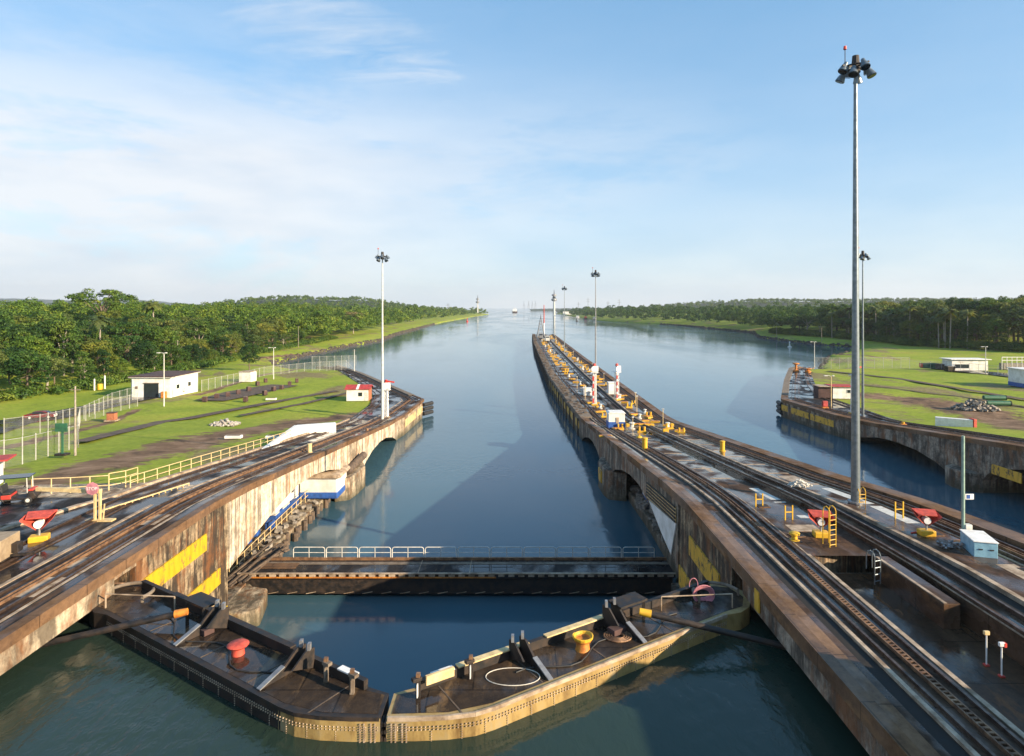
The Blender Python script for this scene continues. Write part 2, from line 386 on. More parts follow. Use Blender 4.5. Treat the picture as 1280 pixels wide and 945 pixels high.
# ------------------------------------------------------------------ mesh helpers
class MB:
    def __init__(s): s.v = []; s.f = []
    def add(s, vs, fs):
        o = len(s.v); s.v += [tuple(v) for v in vs]; s.f += [tuple(i + o for i in f) for f in fs]; return s
    def box(s, c, d, rz=0, ry=0, rx=0):
        x, y, z = (k / 2 for k in d)
        M = Matrix.Translation(c) @ Matrix.Rotation(rz, 4, 'Z') @ Matrix.Rotation(ry, 4, 'Y') @ Matrix.Rotation(rx, 4, 'X')
        vs = [M @ Vector(q) for q in ((-x, -y, -z), (x, -y, -z), (x, y, -z), (-x, y, -z), (-x, -y, z), (x, -y, z), (x, y, z), (-x, y, z))]
        return s.add(vs, [(0, 3, 2, 1), (4, 5, 6, 7), (0, 1, 5, 4), (1, 2, 6, 5), (2, 3, 7, 6), (3, 0, 4, 7)])
    def bar(s, a, b, wd, h=None):
        """square bar from a to b"""
        a = Vector(a); b = Vector(b); d = (b - a); L = d.length
        q = d.to_track_quat('X', 'Z').to_matrix().to_4x4()
        h = h or wd
        M = Matrix.Translation((a + b) / 2) @ q
        x, y, z = L / 2, wd / 2, h / 2
        vs = [M @ Vector(k) for k in ((-x, -y, -z), (x, -y, -z), (x, y, -z), (-x, y, -z), (-x, -y, z), (x, -y, z), (x, y, z), (-x, y, z))]
        return s.add(vs, [(0, 3, 2, 1), (4, 5, 6, 7), (0, 1, 5, 4), (1, 2, 6, 5), (2, 3, 7, 6), (3, 0, 4, 7)])
    def cyl(s, a, b, r0, r1=None, n=12, cap=True):
        a = Vector(a); b = Vector(b); r1 = r0 if r1 is None else r1
        q = (b - a).to_track_quat('Z', 'Y'); o = len(s.v)
        for p, r in ((a, r0), (b, r1)):
            for i in range(n):
                t = 2 * math.pi * i / n
                s.v.append(tuple(p + q @ Vector((r * math.cos(t), r * math.sin(t), 0))))
        for i in range(n):
            j = (i + 1) % n; s.f.append((o + i, o + j, o + n + j, o + n + i))
        if cap: s.f.append(tuple(o + i for i in reversed(range(n)))); s.f.append(tuple(o + n + i for i in range(n)))
        return s
    def tube(s, pts, r, n=6, closed=False):
        m = len(pts)
        for i in range(m if closed else m - 1): s.cyl(pts[i], pts[(i + 1) % m], r, r, n)
        return s
    def lathe(s, c, prof, n=20):
        o = len(s.v); c = Vector(c)
        for r, z in prof:
            for i in range(n):
                t = 2 * math.pi * i / n; s.v.append((c.x + r * math.cos(t), c.y + r * math.sin(t), c.z + z))
        for k in range(len(prof) - 1):
            for i in range(n):
                j = (i + 1) % n; s.f.append((o + k * n + i, o + k * n + j, o + (k + 1) * n + j, o + (k + 1) * n + i))
        s.f.append(tuple(o + i for i in reversed(range(n))))
        s.f.append(tuple(o + (len(prof) - 1) * n + i for i in range(n)))
        return s
    def loft(s, rings, cap=True):
        n = len(rings[0]); o = len(s.v)
        for r in rings: s.v += [tuple(p) for p in r]
        for k in range(len(rings) - 1):
            for i in range(n):
                j = (i + 1) % n; s.f.append((o + k * n + i, o + k * n + j, o + (k + 1) * n + j, o + (k + 1) * n + i))
        if cap:
            s.f.append(tuple(o + i for i in reversed(range(n))))
            s.f.append(tuple(o + (len(rings) - 1) * n + i for i in range(n)))
        return s
    def prism(s, poly, z0, z1):
        """poly = list of (x, y)"""
        return s.loft([[(x, y, z0) for x, y in poly], [(x, y, z1) for x, y in poly]])
    def extrude(s, poly, d):
        """poly 3d planar, extruded by vector d"""
        d = Vector(d)
        return s.loft([[Vector(p) for p in poly], [Vector(p) + d for p in poly]])
    def build(s, name, mat, parent=None, bevel=0, smooth=False):
        me = bpy.data.meshes.new(name); me.from_pydata(s.v, [], s.f)
        bm = bmesh.new(); bm.from_mesh(me); bmesh.ops.recalc_face_normals(bm, faces=bm.faces); bm.to_mesh(me); bm.free()
        me.materials.append(MATS[mat]); o = bpy.data.objects.new(name, me); COL.objects.link(o)
        if parent: o.parent = parent
        if smooth:
            me.polygons.foreach_set('use_smooth', [True] * len(me.polygons))
            try:
                me.set_sharp_from_angle(angle=R(40))
            except Exception: pass
        if bevel:
            b = o.modifiers.new('b', 'BEVEL'); b.width = bevel; b.segments = 2; b.limit_method = 'ANGLE'
        return o
def tag(o, label=None, cat=None, group=None, kind=None):
    if label: o['label'] = label
    if cat: o['category'] = cat
    if group: o['group'] = group
    if kind: o['kind'] = kind
    return o
def empty(name, loc, rz=0, label=None, cat=None, group=None):
    o = bpy.data.objects.new(name, None); COL.objects.link(o); o.location = loc; o.rotation_euler = (0, 0, rz)
    o.empty_display_size = .2
    return tag(o, label, cat, group)
def kids(o): return [c for c in COL.objects if c.parent == o]
def copy_tree(o, parent=None, ch=None):
    c = o.copy(); COL.objects.link(c)
    if parent: c.parent = parent
    for k in (ch or TREE(o)): copy_tree(k, c)
    return c
def TREE(o): return list(o.children)
WL = -9.6; WN = -2.05

# ------------------------------------------------------------------ plan of the walls
LO = [(-20, -21.1), (113, -21.1), (116, -20.6), (136, -19.8), (142, -22.8), (161, -32), (190, -46), (215, -60)]
LI = [(-20, -29.3), (110, -29.3), (130, -30), (146, -33), (168, -42), (200, -56), (215, -68)]
RO = [(-20, 59), (113, 59), (116, 58.3), (136, 57), (145, 61), (172, 73), (206, 89), (212, 94)]
RI = [(-20, 67), (112, 67), (122, 68), (142, 69.6), (160, 76), (205, 95), (212, 100)]
CL = [(-20, 11.9), (100, 11.9), (112, 11.6), (134, 10.8), (185, 9.5), (350, 10.0), (474, 12.2)]
CR = [(-20, 31.2), (34, 30.8), (52, 27.6), (85, 27.4), (250, 27.3), (474, 28.5)]
ARCH1 = [(46.5, -5.4), (50, -4.7), (55, -3.9), (61, -3.3), (66, -3.6), (71, -4.4), (76, -5.6), (79, -6.9), (80, -8)]
ARCH2 = [(85, -10.2), (86.2, -8.7), (89, -7.8), (93, -7.15), (98, -6.95), (103, -7.3), (108, -8.3), (111, -9.3), (113, -10.5)]
def ys(a, b, st):
    n = max(1, int(math.ceil((b - a) / st))); r = [a + (b - a) * i / n for i in range(n + 1)]
    return r
def band(mb, y0, y1, x0, x1, z0, z1, st=4):
    """closed strip between lateral functions x0(y), x1(y), z0(y)..z1(y)"""
    g = lambda k, y: k(y) if callable(k) else k
    mb.loft([[(g(x0, y), y, g(z0, y)), (g(x1, y), y, g(z0, y)), (g(x1, y), y, g(z1, y)), (g(x0, y), y, g(z1, y))] for y in ys(y0, y1, st)])
    return mb
def wall_pieces(face, back, sgn, ymin, yend, deep=8.5):
    """sgn=-1: land to the left of the face, +1: land to the right. returns (body, arcade)"""
    bd = MB(); ar = MB(); pr_ = MB(); f = face; top = ramp
    o = lambda d: (lambda y: f(y) + sgn * d)
    if ymin < 33:
        band(bd, ymin, 33.2, o(0), back, -1.25, 0, 8)                     # slab that overhangs the gate recess
        band(bd, ymin, 33.2, o(4.2), back, -13, -1.25, 8)
        band(bd, 33.2, 35.2, o(.05), back, -.55, 0)
        band(pr_, 33.2, 35.2, o(2.2), back, -13, -.55)
        band(pr_, 35.2, 46.5, o(.12), back, -13, top, 2)
    band(ar, 46.5, 80, o(0), o(deep), lambda y: interp(ARCH1, y), top, 1)
    band(bd, 46.5, 80, o(deep), back, -13, top, 3)
    band(bd, 80, 85, o(0), back, -13, top)
    band(ar, 85, 113, o(0), o(deep), lambda y: interp(ARCH2, y), top, 1)
    band(bd, 85, 113, o(deep), back, -13, top, 3)
    return bd, ar, pr_
def rail_pair(parent, xa, y0, y1, gauge=1.5, rack=True, dz=0, teeth=None, slab=None, st=3):
    zz = lambda a: (lambda y: ramp(y) + a + dz)
    sg = 1 if gauge > 0 else -1
    for k in (0, gauge):
        band(MB(), y0, y1, lambda y: xa(y) + k - .06, lambda y: xa(y) + k + .06, zz(.01), zz(.20), st).build('rail', 'rail_steel', parent)
    if slab:
        band(MB(), y0, y1, lambda y: xa(y) - sg * .38, lambda y: xa(y) + gauge + sg * .38, zz(.005), zz(.075), st).build('track_bed', slab, parent)
    if rack:
        r = MB(); c = lambda y: xa(y) + gauge / 2
        band(r, y0, y1, lambda y: c(y) - .16, lambda y: c(y) - .10, zz(.06), zz(.22), st)
        band(r, y0, y1, lambda y: c(y) + .10, lambda y: c(y) + .16, zz(.06), zz(.22), st)
        if teeth:
            y = teeth[0]
            while y < teeth[1]:
                r.box((c(y), y, ramp(y) + .17 + dz), (.26, .10, .09)); y += .24
        r.build('rack', 'rack_steel', parent)

# ================================================================== LEFT LOCK WALL
lo = lambda y: interp(LO, y); li = lambda y: interp(LI, y)
LW = empty('lock_wall', (0, 0, 0), 0, 'sunlit concrete lock wall with yellow bands, running beside the green lawn', 'lock wall')
bd, ar, pp = wall_pieces(lo, lambda y: li(y) if y > 50 else -52, -1, -6, 113)
band(bd, 113, 215, lo, li, -13, ramp, 3)
bd.build('wall_body', 'concrete_sunlit', LW); ar.build('arcade', 'concrete_pale', LW); pp.build('gate_pier', 'concrete_grimy', LW)
band(MB(), -6, 33.2, -22.6, -52, .004, .012, 10).build('deck_surface', 'deck_asphalt', LW)
band(MB(), 33.2, 46, lambda y: -24.2, -52, .004, .012, 4).build('deck_surface', 'deck_asphalt', LW)
band(MB(), 46, 215, lambda y: lo(y) - 1.0, li, lambda y: ramp(y) + .004, lambda y: ramp(y) + .012, 3).build('deck_surface', 'deck_asphalt', LW)
band(MB(), -6, 142, lambda y: lo(y) + .07, lambda y: lo(y) - .5, lambda y: ramp(y) - .3, lambda y: ramp(y) + .24, 1.2).build('coping', 'coping', LW)
band(MB(), -6, 142, lambda y: lo(y) - .5, lambda y: lo(y) - 1.2, lambda y: ramp(y) - .1, lambda y: ramp(y) + .13, 1.2).build('coping_step', 'deck_brown', LW)
band(MB(), 142, 215, lambda y: lo(y) + .06, lambda y: lo(y) - 1.3, lambda y: ramp(y) - .1, lambda y: ramp(y) + .3, 3).build('coping', 'wood_grey', LW)
band(MB(), -6, 138, -22.55, -22.72, lambda y: ramp(y) + .01, lambda y: ramp(y) + .05, 3).build('kerb_line', 'pale_kerb', LW)
rail_pair(LW, lambda y: lo(y) - 2.1, -6, 212, -1.5, True, 0, None, 'deck_brown', 2.5)
rail_pair(LW, lambda y: (li(y) + 1.9 if y > 50 else -27.4), -6, 212, -1.3, False, 0, None, 'deck_brown', 2.5)
band(MB(), 20, 138, lambda y: lo(y) - 4.3, lambda y: lo(y) - 4.55, lambda y: ramp(y) + .013, lambda y: ramp(y) + .05, 3).build('kerb_line', 'pale_kerb', LW)
band(MB(), 20, 112, lambda y: -29.5 - max(0, 46 - y) * .32, lambda y: -29.9 - max(0, 46 - y) * .32, lambda y: ramp(y) - .05, lambda y: ramp(y) + .16, 2).build('kerb', 'pale_kerb', LW)
for (y0, y1, z0, z1) in ((36.0, 43.2, -2.75, -1.6), (36.3, 45.2, -5.9, -4.75), (36.0, 46.3, -9.3, -8.0)):
    MB().box((-21.18, (y0 + y1) / 2, (z0 + z1) / 2), (.12, y1 - y0, z1 - z0)).build('yellow_band', 'yellow_panel', LW)
# cream panels on the far pier
for (y0, y1) in ((117, 127), (128.5, 134)):
    band(MB(), y0, y1, lambda y: lo(y) + .05, lambda y: lo(y) - .05, -8.3, -6.9, 2).build('painted_panel', 'cream_panel', LW)
# pale patches on the deck
for (a, b, c, d) in ((-22.9, -24.2, 30, 32.2), (-23.2, -24.2, 33.4, 34.8), (-22.9, -23.9, 40, 42), (-23, -23.6, 52, 53.5)):
    band(MB(), c, d, a, b, lambda y: ramp(y) + .08, lambda y: ramp(y) + .088).build('patch', 'pale_kerb', LW)
# fenders
for i in range(3):
    m = MB(); m.cyl((-19.9, 135.5, -7.0 - i * .95), (-18.4, 138.6, -7.0 - i * .95), .42, .42, 14)
    m.build('fender', 'rubber', LW, smooth=True)
for (x, y) in ((-19.45, 118), (-19.45, 130)): pass

# timber fender boxes, platform and building under the first arch
random.seed(4)
pl = empty('wharf_platform', (-19.5, 64, 0), 0, 'low rubble and timber wharf ledge at the waterline under the sunlit arch', 'wharf')
m = MB(); q = [(-21.6, 47), (-20.9, 50.5), (-22.2, 52), (-22.7, 60), (-22.6, 70), (-22.4, 79.6), (-29.4, 79.6), (-29.4, 47)]
m.prism([(x + 19.5, y - 64) for x, y in q], -11.5, -8.55).build('ledge', 'concrete_sunlit', pl, .12)
random.seed(3)
m = MB()
for i in range(60):
    y = random.uniform(49, 79); e = -22.7; x = e - random.uniform(.2, 1.6)
    s_ = random.uniform(.2, .6)
    m.box((x + 19.5, y - 64, -8.5 + s_ * .2), (s_, s_ * random.uniform(.8, 2), s_ * .7), random.random() * 3, random.uniform(-.3, .3), random.uniform(-.3, .3))
tag(m.build('rubble', 'rock', pl, .05), kind='stuff')
m = MB()
for k in range(26):
    y = 52 + k * 1.05; e = -22.45
    q_ = random.uniform(-.3, .3); m.cyl((e + 19.5 + q_, y - 64, -11), (e + 19.5 + q_, y - 64, -8.9 + random.random() * .5), random.uniform(.2, .45), random.uniform(.2, .35), 8)
m.build('timber_piles', 'timber_dark', pl)
for i, y in enumerate((56, 60, 64, 67, 58)):
    MB().box((-25.6 + 19.5 + (i % 2) * .7, y + 4 - 64, -8.15), (.75, .8, .8)).build('blue_drum_box', 'blue_paint', pl, .05)
r_ = empty('handrail', (-19.7, 60, -8.5), 0, 'thin pale double handrail on the wharf below the lit arch', 'handrail')
m = MB(); a = Vector((-23.6, 52, -8.5)); b = Vector((-24.2, 74, -8.5)); o0 = Vector((-19.7, 60, -8.5))
for h in (.55, 1.1): m.cyl(a + Vector((0, 0, h)) - o0, b + Vector((0, 0, h)) - o0, .035, n=6)
m.build('rail', 'cream_paint', r_)
for k in range(15):
    p = a.lerp(b, k / 14) - o0; MB().cyl(p, p + Vector((0, 0, 1.1)), .035, n=6).build('post', 'cream_paint', r_)
def hut(name, c, d, rz, label, cat, walls='white_wall', roof='white_paint', base=None, win=(), over=.2, rh=.18, door=None, gable=0):
    h = empty(name, c, rz, label, cat)
    x, y, z = d
    MB().box((0, 0, z / 2), d).build('wall', walls, h)
    if gable:
        MB().extrude([(-x / 2 - over, -y / 2 - over, z + .005), (x / 2 + over, -y / 2 - over, z + .005), (0, -y / 2 - over, z + gable)][0:3], (0, y + 2 * over, 0)).build('roof', roof, h)
    else: MB().box((0, 0, z + rh / 2 + .003), (x + 2 * over, y + 2 * over, rh)).build('roof', roof, h, .02)
    if base: MB().box((0, 0, base[1] / 2), (x + .06, y + .06, base[1])).build('base_stripe', base[0], h)
    for (side, u, v, ww, hh) in win:
        c_, d_ = {'f': ((u, -y / 2 - .02, v), (ww, .08, hh)), 'r': ((x / 2 + .02, u, v), (.08, ww, hh)), 'l': ((-x / 2 - .02, u, v), (.08, ww, hh))}[side]
        fr = MB().box(c_, d_).build('window_frame', 'white_paint', h)
        k = Vector(c_); kk = Vector(d_)
        dd = Vector((kk.x - .14 if kk.x > .1 else kk.x + .03, kk.y - .14 if kk.y > .1 else kk.y + .03, kk.z - .14))
        MB().box(k, dd).build('window', 'glass_dark', h)
    if door:
        side, u, ww, hh, mt = door
        c_, d_ = {'f': ((u, -y / 2 - .03, hh / 2 + .02), (ww, .1, hh)), 'r': ((x / 2 + .03, u, hh / 2 + .02), (.1, ww, hh))}[side]
        MB().box(c_, d_).build('door', mt, h)
    return h
h = hut('bridge_control_house', (-27.4, 70.0, -8.55), (4.2, 7.0, 3.4), 0, 'white building with deep blue base tucked under the sunlit first arch', 'building',
        base=('blue_paint', .5), win=(('r', -1.6, 2.0, .9, 1.1), ('r', 1.4, 2.0, .9, 1.1)))
h = empty('ticket_barge', (-22.7, 75.6, -8.55), 0, 'rounded white cabin with curved roof beside the arch pier', 'cabin')
MB().box((-.3, 0, 1.4), (4.4, 4.2, 2.4)).build('wall', 'white_wall', h, .15)
MB().box((-.3, 0, .55), (4.5, 4.3, .8)).build('base_stripe', 'blue_paint', h, .15)
m = MB(); m.loft([[(-2.8, y, 2.6), (2.3, y, 2.6), (2.1, y, 2.9), (1, y, 3.15), (-.3, y, 3.25), (-1.7, y, 3.15), (-2.6, y, 2.9)] for y in (-2.4, 2.4)]).build('roof', 'pale_kerb', h, smooth=True)
# pier nose
m = MB(); m.prism([(-21.9, 76.2), (-20.3, 77.0), (-19.9, 79.5), (-19.8, 83.0), (-20.4, 84.8), (-21.9, 85.4)], -12, -6.9)
o = m.build('pier_nose', 'concrete_sunlit', LW, .15)
MB().cyl((-20.9, 78.0, -6.4), (-20.4, 84.6, -5.9), .5, .5, 12).build('rubbing_roller', 'timber_dark', LW, smooth=True)
# foot of the yellow pier
m = MB(); m.prism([(-21.7, 45.9), (-19.9, 45.6), (-18.9, 46.6), (-19.6, 49.9), (-21.7, 50.5)], -12, -8.3)
m.build('pier_foot', 'concrete_sunlit', LW, .15)

# ================================================================== CENTRE LOCK WALL
cl = lambda y: interp(CL, y); cr = lambda y: interp(CR, y)
CW = empty('lock_wall', (0, 0, 0), 0, 'long central guide wall narrowing to a tip far out in the water', 'lock wall')
bd, ar, pp = wall_pieces(cl, lambda y: cl(y) + (4.5 if y <= 35.3 else 9.0), 1, -6, 113, 7)
# sunken bay between the tracks in the foreground
band(bd, -6, 35.2, lambda y: cl(y) + 4.5, lambda y: cl(y) + 9.0, -13, -.95, 8)
band(bd, -6, 36.5, lambda y: cl(y) + 9.0, cr, -13, 0, 4)
band(bd, 36.5, 113, lambda y: cl(y) + 9.0, cr, -13, ramp, 3)
band(bd, 113, 474, cl, cr, -13, ramp, 8)
bd.build('wall_body', 'concrete_shaded', CW); ar.build('arcade', 'concrete_shaded', CW); pp.build('gate_pier', 'concrete_grimy', CW)
sx = lambda y, u: cl(y) + u * (cr(y) - cl(y)) / (27.4 - 11.9 if y > 85 else (cr(y) - 11.9)) if y > 85 else 11.9 + u * (1 if u < 13 else 1)
def S(u):
    """lateral position u metres (of 15.5 .. 19) from the left edge"""
    def f(y):
        if y < 52: return cl(y) + u
        k = (cr(y) - cl(y)) / 18.9
        t_ = min(1, (y - 34) / 50)
        return cl(y) + u * ((1 - t_) + t_ * k)
    return f
def S(u):
    def f(y):
        k = (cr(y) - cl(y)) / 18.9
        return cl(y) + (u if u < 7 and y < 60 else u * (k if u > 7 else 1 + (k - 1) * min(1, max(0, (y - 60) / 30))))
    return f
gz = lambda a: (lambda y: ramp(y) + a)
band(MB(), -6, 35.2, S(1.3), lambda y: cl(y) + 4.5, gz(.004), gz(.012), 3).build('deck_surface', 'deck_brown', CW)
band(MB(), -6, 35.2, lambda y: cl(y) + 9.0, lambda y: cr(y) - 1.6, gz(.004), gz(.012), 3).build('deck_surface', 'deck_brown', CW)
band(MB(), 35.2, 474, S(1.3), lambda y: cr(y) - 1.6, gz(.004), gz(.012), 3).build('deck_surface', 'deck_brown', CW)
band(MB(), -6, 113, lambda y: cl(y) - .07, lambda y: cl(y) + .45, gz(-.35), gz(.28), 1.5).build('coping', 'coping', CW)
band(MB(), -6, 113, lambda y: cl(y) + .45, lambda y: cl(y) + 1.0, gz(-.1), gz(.20), 1.5).build('coping_step', 'coping_dry', CW)
band(MB(), -6, 113, lambda y: cl(y) + 1.0, lambda y: cl(y) + 1.4, gz(-.1), gz(.12), 1.5).build('coping_step', 'deck_brown', CW)
band(MB(), 113, 474, lambda y: cl(y) - .08, lambda y: cl(y) + 2.1, gz(-.2), gz(.38), 4).build('coping', 'wood_grey', CW)
band(MB(), -6, 474, S(1.45), S(2.05), gz(.013), gz(.022), 3).build('cable_channel', 'dark_channel', CW)
band(MB(), -6, 474, S(2.1), S(2.28), gz(.013), gz(.14), 3).build('kerb_line', 'pale_kerb', CW)
rail_pair(CW, S(2.65), -6, 470, 1.3, True, 0, (14, 40), 'deck_brown', 3)
band(MB(), -6, 474, S(4.3), S(4.42), gz(.013), gz(.055), 3).build('kerb_line', 'pale_kerb', CW)
# the middle return track on its raised concrete beam
bz = .55
band(MB(), 29.0, 34.6, S(7.7), S(8.5), -.96, .22, 3).build('short_beam', 'deck_brown', CW, .03)
band(MB(), 29.05, 34.5, S(7.75), S(7.9), .222, .24, 3).build('beam_edge_line', 'pale_kerb', CW)
band(MB(), 44, 472, S(8.7), S(10.5), gz(.0), gz(.22), 3).build('track_beam', 'deck_brown', CW)
band(MB(), -6, 44, S(8.95), S(10.5), -.94, .22, 3).build('track_beam', 'deck_brown', CW)
rail_pair(CW, S(9.1), -6, 470, 1.05, False, .22)
band(MB(), -6, 474, S(8.98), S(9.05), gz(.222), gz(.26), 3).build('kerb_line', 'pale_kerb', CW)
band(MB(), -6, 474, S(10.62), S(11.5), gz(.013), gz(.021), 3).build('cable_channel', 'dark_channel', CW)
band(MB(), -6, 474, S(11.55), S(11.85), gz(.0), gz(.24), 3).build('kerb', 'pale_kerb', CW)
band(MB(), -6, 474, S(15.2), S(15.35), gz(.013), gz(.06), 3).build('kerb_line', 'pale_kerb', CW)
rail_pair(CW, S(15.6), -6, 470, 1.2, True, 0)
band(MB(), -6, 474, S(17.15), S(17.5), gz(.013), gz(.021), 3).build('cable_channel', 'dark_channel', CW)
band(MB(), -6, 474, lambda y: cr(y) - 1.35, lambda y: cr(y) + .05, gz(-.1), gz(.32), 3).build('coping', 'coping', CW)
# near sunken floor: wet pit with water
band(MB(), -5, 35.1, lambda y: cl(y) + 4.52, lambda y: cl(y) + 8.94, -.946, -.93, 3).build('wet_floor', 'deck_pit', CW)
band(MB(), 8, 35.2, S(4.26), S(4.47), .013, .11, 3).build('pit_kerb', 'pale_kerb', CW)
for (y0, y1, u0, u1, mt) in ((41.5, 45.2, 7.3, 8.2, 'white_wall'), (45.8, 49.5, 7.4, 8.2, 'white_wall'), (40.5, 44, 14.0, 14.9, 'white_wall'), (44.6, 49.5, 14.0, 14.9, 'white_wall'), (52, 55, 13.0, 14.9, 'pale_kerb'), (39.0, 40.2, 5.2, 7.0, 'pale_kerb'), (31, 34, 13.9, 14.9, 'pale_kerb'), (57, 60, 5.6, 7.2, 'pale_kerb')):
    band(MB(), y0, y1, S(u0), S(u1), gz(.013), gz(.02)).build('pale_slab', 'pale_post' if mt == 'white_wall' else mt, CW)
for k, (x, y) in enumerate(((17.2, 44), (17.5, 51), (25.5, 38.5), (25.2, 56), (17.3, 62), (27.0, 33.2), (17.0, 38.3))):
    o_ = empty('drain_cover', (x, y, ramp(y) + .02), .03 * k, 'square rusty drain cover let into the wet deck', 'drain cover', 'drain covers on the central wall')
    MB().box((0, 0, .01), (.8, .7, .03)).build('frame', 'rack_steel', o_); MB().box((0, 0, .03), (.66, .56, .02)).build('grating', 'steel_black', o_)
random.seed(11)
for k in range(26):
    y0 = 51 + k * 2.6; a = 4.6 if k % 2 else 12.0
    band(MB(), y0, y0 + .35, S(a), S(a + 3.0), gz(.013), gz(.03)).build('cross_joint', 'pale_kerb', CW)
# face panels
for (y0, y1, z0, z1) in ((37.2, 43.6, -3.2, -1.9), (41.0, 46.3, -6.4, -5.0), (43.0, 46.3, -9.3, -8.0)):
    MB().box((11.98, (y0 + y1) / 2, (z0 + z1) / 2), (.12, y1 - y0, z1 - z0)).build('yellow_band', 'ochre_panel', CW)
MB().extrude([(11.80, 46.7, -2.15), (11.80, 56.2, -3.3), (11.80, 51.5, -4.42), (11.80, 48.2, -5.0)], (.08, 0, 0)).build('white_haunch', 'white_wall', CW)
for k in range(5):
    z = -.95 - k * .27
    MB().bar((11.78, 46.8, z), (11.78, 57, z - 1.0), .1, .12).build('louvre', 'steel_black', CW)
MB().extrude([(11.81, 46.8, -.9), (11.81, 57, -1.9), (11.81, 57, -3.3), (11.81, 46.8, -2.12)], (.05, 0, 0)).build('louvre_panel', 'cream_panel', CW)
for (y) in (18.6, 31.0): 
    MB().box((11.83, y, -.55), (.08, .55, 1.0)).build('ladder_plate', 'ochre_panel', CW)
m = MB(); m.prism([(13.4, 76.4), (11.3, 77.2), (10.9, 79.5), (10.8, 83.0), (11.3, 84.8), (13.4, 85.4)], -12, -6.2)
m.build('pier_nose', 'concrete_shaded', CW, .15)
MB().box((10.8, 81.0, -7.6), (.2, 2.2, 1.5)).build('yellow_panel', 'ochre_panel', CW)
for k in range(9):
    y0 = 115 + k * 7.5
    band(MB(), y0, y0 + 5, lambda y: cl(y) - .06, lambda y: cl(y) + .05, -8.2, -6.9, 2).build('yellow_panel', 'ochre_panel', CW)
for k in range(60):
    y0 = 116 + k * 6
    MB().box((cl(y0) - .1, y0, -8.1), (.32, .5, 3.4)).build('timber_fender', 'timber_dark', CW)
m = MB(); rt = random.Random(14)
for k in range(300):
    y = 116 + k * 1.18; x = cl(y) + rt.uniform(.1, 1.9)
    m.box((x, y, -5.60 + rt.uniform(-.02, .16)), (rt.uniform(.3, 1.3), rt.uniform(.3, .9), rt.uniform(.06, .3)), rt.uniform(-.3, .3))
tag(m.build('timber_decking', 'timber_dark', CW), kind='stuff')
ld = empty('wharf_platform', (11, 64, 0), 0, 'shaded rock and concrete ledge at the waterline below the central wall', 'wharf')
MB().prism([(x - 11, y - 64) for x, y in ((12.4, 47.5), (12.6, 50.5), (13.9, 54), (14.0, 66), (13.6, 79.5), (19, 79.5), (19, 47.5))], -11.5, -8.5).build('ledge', 'concrete_shaded', ld, .15)
m = MB(); random.seed(5)
for i in range(44):
    y = random.uniform(51, 78); s_ = random.uniform(.3, .9)
    m.box((random.uniform(3.1, 4.4), y - 64, -8.4), (s_, s_ * 1.3, s_ * .8), random.random() * 3, .3 * random.random())
tag(m.build('rubble', 'rock', ld, .06), kind='stuff')
hut('machine_house', (16.7, 71, -8.5), (3.6, 7, 2.9), 0, 'white hut in the shade under the central wall arch', 'building', base=('blue_paint', .5))

# ================================================================== RIGHT LOCK WALL
ro = lambda y: interp(RO, y); ri = lambda y: interp(RI, y)
RW = empty('lock_wall', (0, 0, 0), 0, 'shaded concrete lock wall with low arches on the far side of the second chamber', 'lock wall')
bd, ar, pp = wall_pieces(ro, lambda y: ri(y), 1, 46.5, 113, 7)
band(bd, 113, 212, ro, ri, -13, ramp, 3)
band(bd, 40, 46.5, ro, ri, -13, 0)
bd.build('wall_body', 'concrete_shaded', RW); ar.build('arcade', 'concrete_shaded', RW)
band(MB(), 40, 212, lambda y: ro(y) + 1.5, ri, gz(.004), gz(.012), 3).build('deck_surface', 'deck_asphalt', RW)
band(MB(), 40, 145, lambda y: ro(y) - .06, lambda y: ro(y) + 1.5, gz(-.35), gz(.26), 2).build('coping', 'coping', RW)
band(MB(), 145, 212, lambda y: ro(y) - .06, lambda y: ro(y) + 1.5, gz(-.1), gz(.3), 2).build('coping', 'wood_grey', RW)
rail_pair(RW, lambda y: ro(y) + 2.3, 40, 210, 1.4, True, 0, None, 'deck_brown')
rail_pair(RW, lambda y: ri(y) - 2.2, 40, 210, 1.2, False, 0, None, 'deck_brown')
MB().box((58.96, 76, -6.1), (.12, 4.6, 1.2)).build('yellow_band', 'ochre_panel', RW)
for (y0, y1) in ((116, 124), (124.6, 131.5), (133, 135.6)):
    band(MB(), y0, y1, lambda y: ro(y) - .06, lambda y: ro(y) + .05, -8.1, -6.9, 2).build('painted_panel', 'ochre_panel', RW)
for k in range(3):
    MB().cyl((57.2, 136, -7.0 - k * .9), (57.9, 139.6, -7.0 - k * .9), .45, .45, 14).build('fender', 'rubber', RW, smooth=True)
m = MB(); m.prism([(59.1, 79.8), (57.4, 80.6), (56.9, 82.6), (57.4, 84.6), (59.1, 85.4)], -12, -7.2).build('pier_nose', 'concrete_shaded', RW, .15)

# ================================================================== WATER, TERRAIN
def sheet(name, pts, mat, kind='structure'):
    me = bpy.data.meshes.new(name); me.from_pydata(pts, [], [tuple(range(len(pts)))])
    me.materials.append(MATS[mat]); o = bpy.data.objects.new(name, me); COL.objects.link(o); tag(o, kind=kind); return o
sheet('water', [(-30000, 30, WL), (30000, 30, WL), (30000, 30000, WL), (-30000, 30000, WL)], 'water')
sheet('chamber_water', [(-26, -60, WN), (17, -60, WN), (17, 33.5, WN), (10.9, 33.0, WN), (-4.85, 24.2, WN), (-20.6, 33.0, WN), (-26, 33.5, WN)], 'water_green')
sheet('lake_bed', [(-30000, -200, -16), (30000, -200, -16), (30000, 30000, -16), (-30000, 30000, -16)], 'rock')

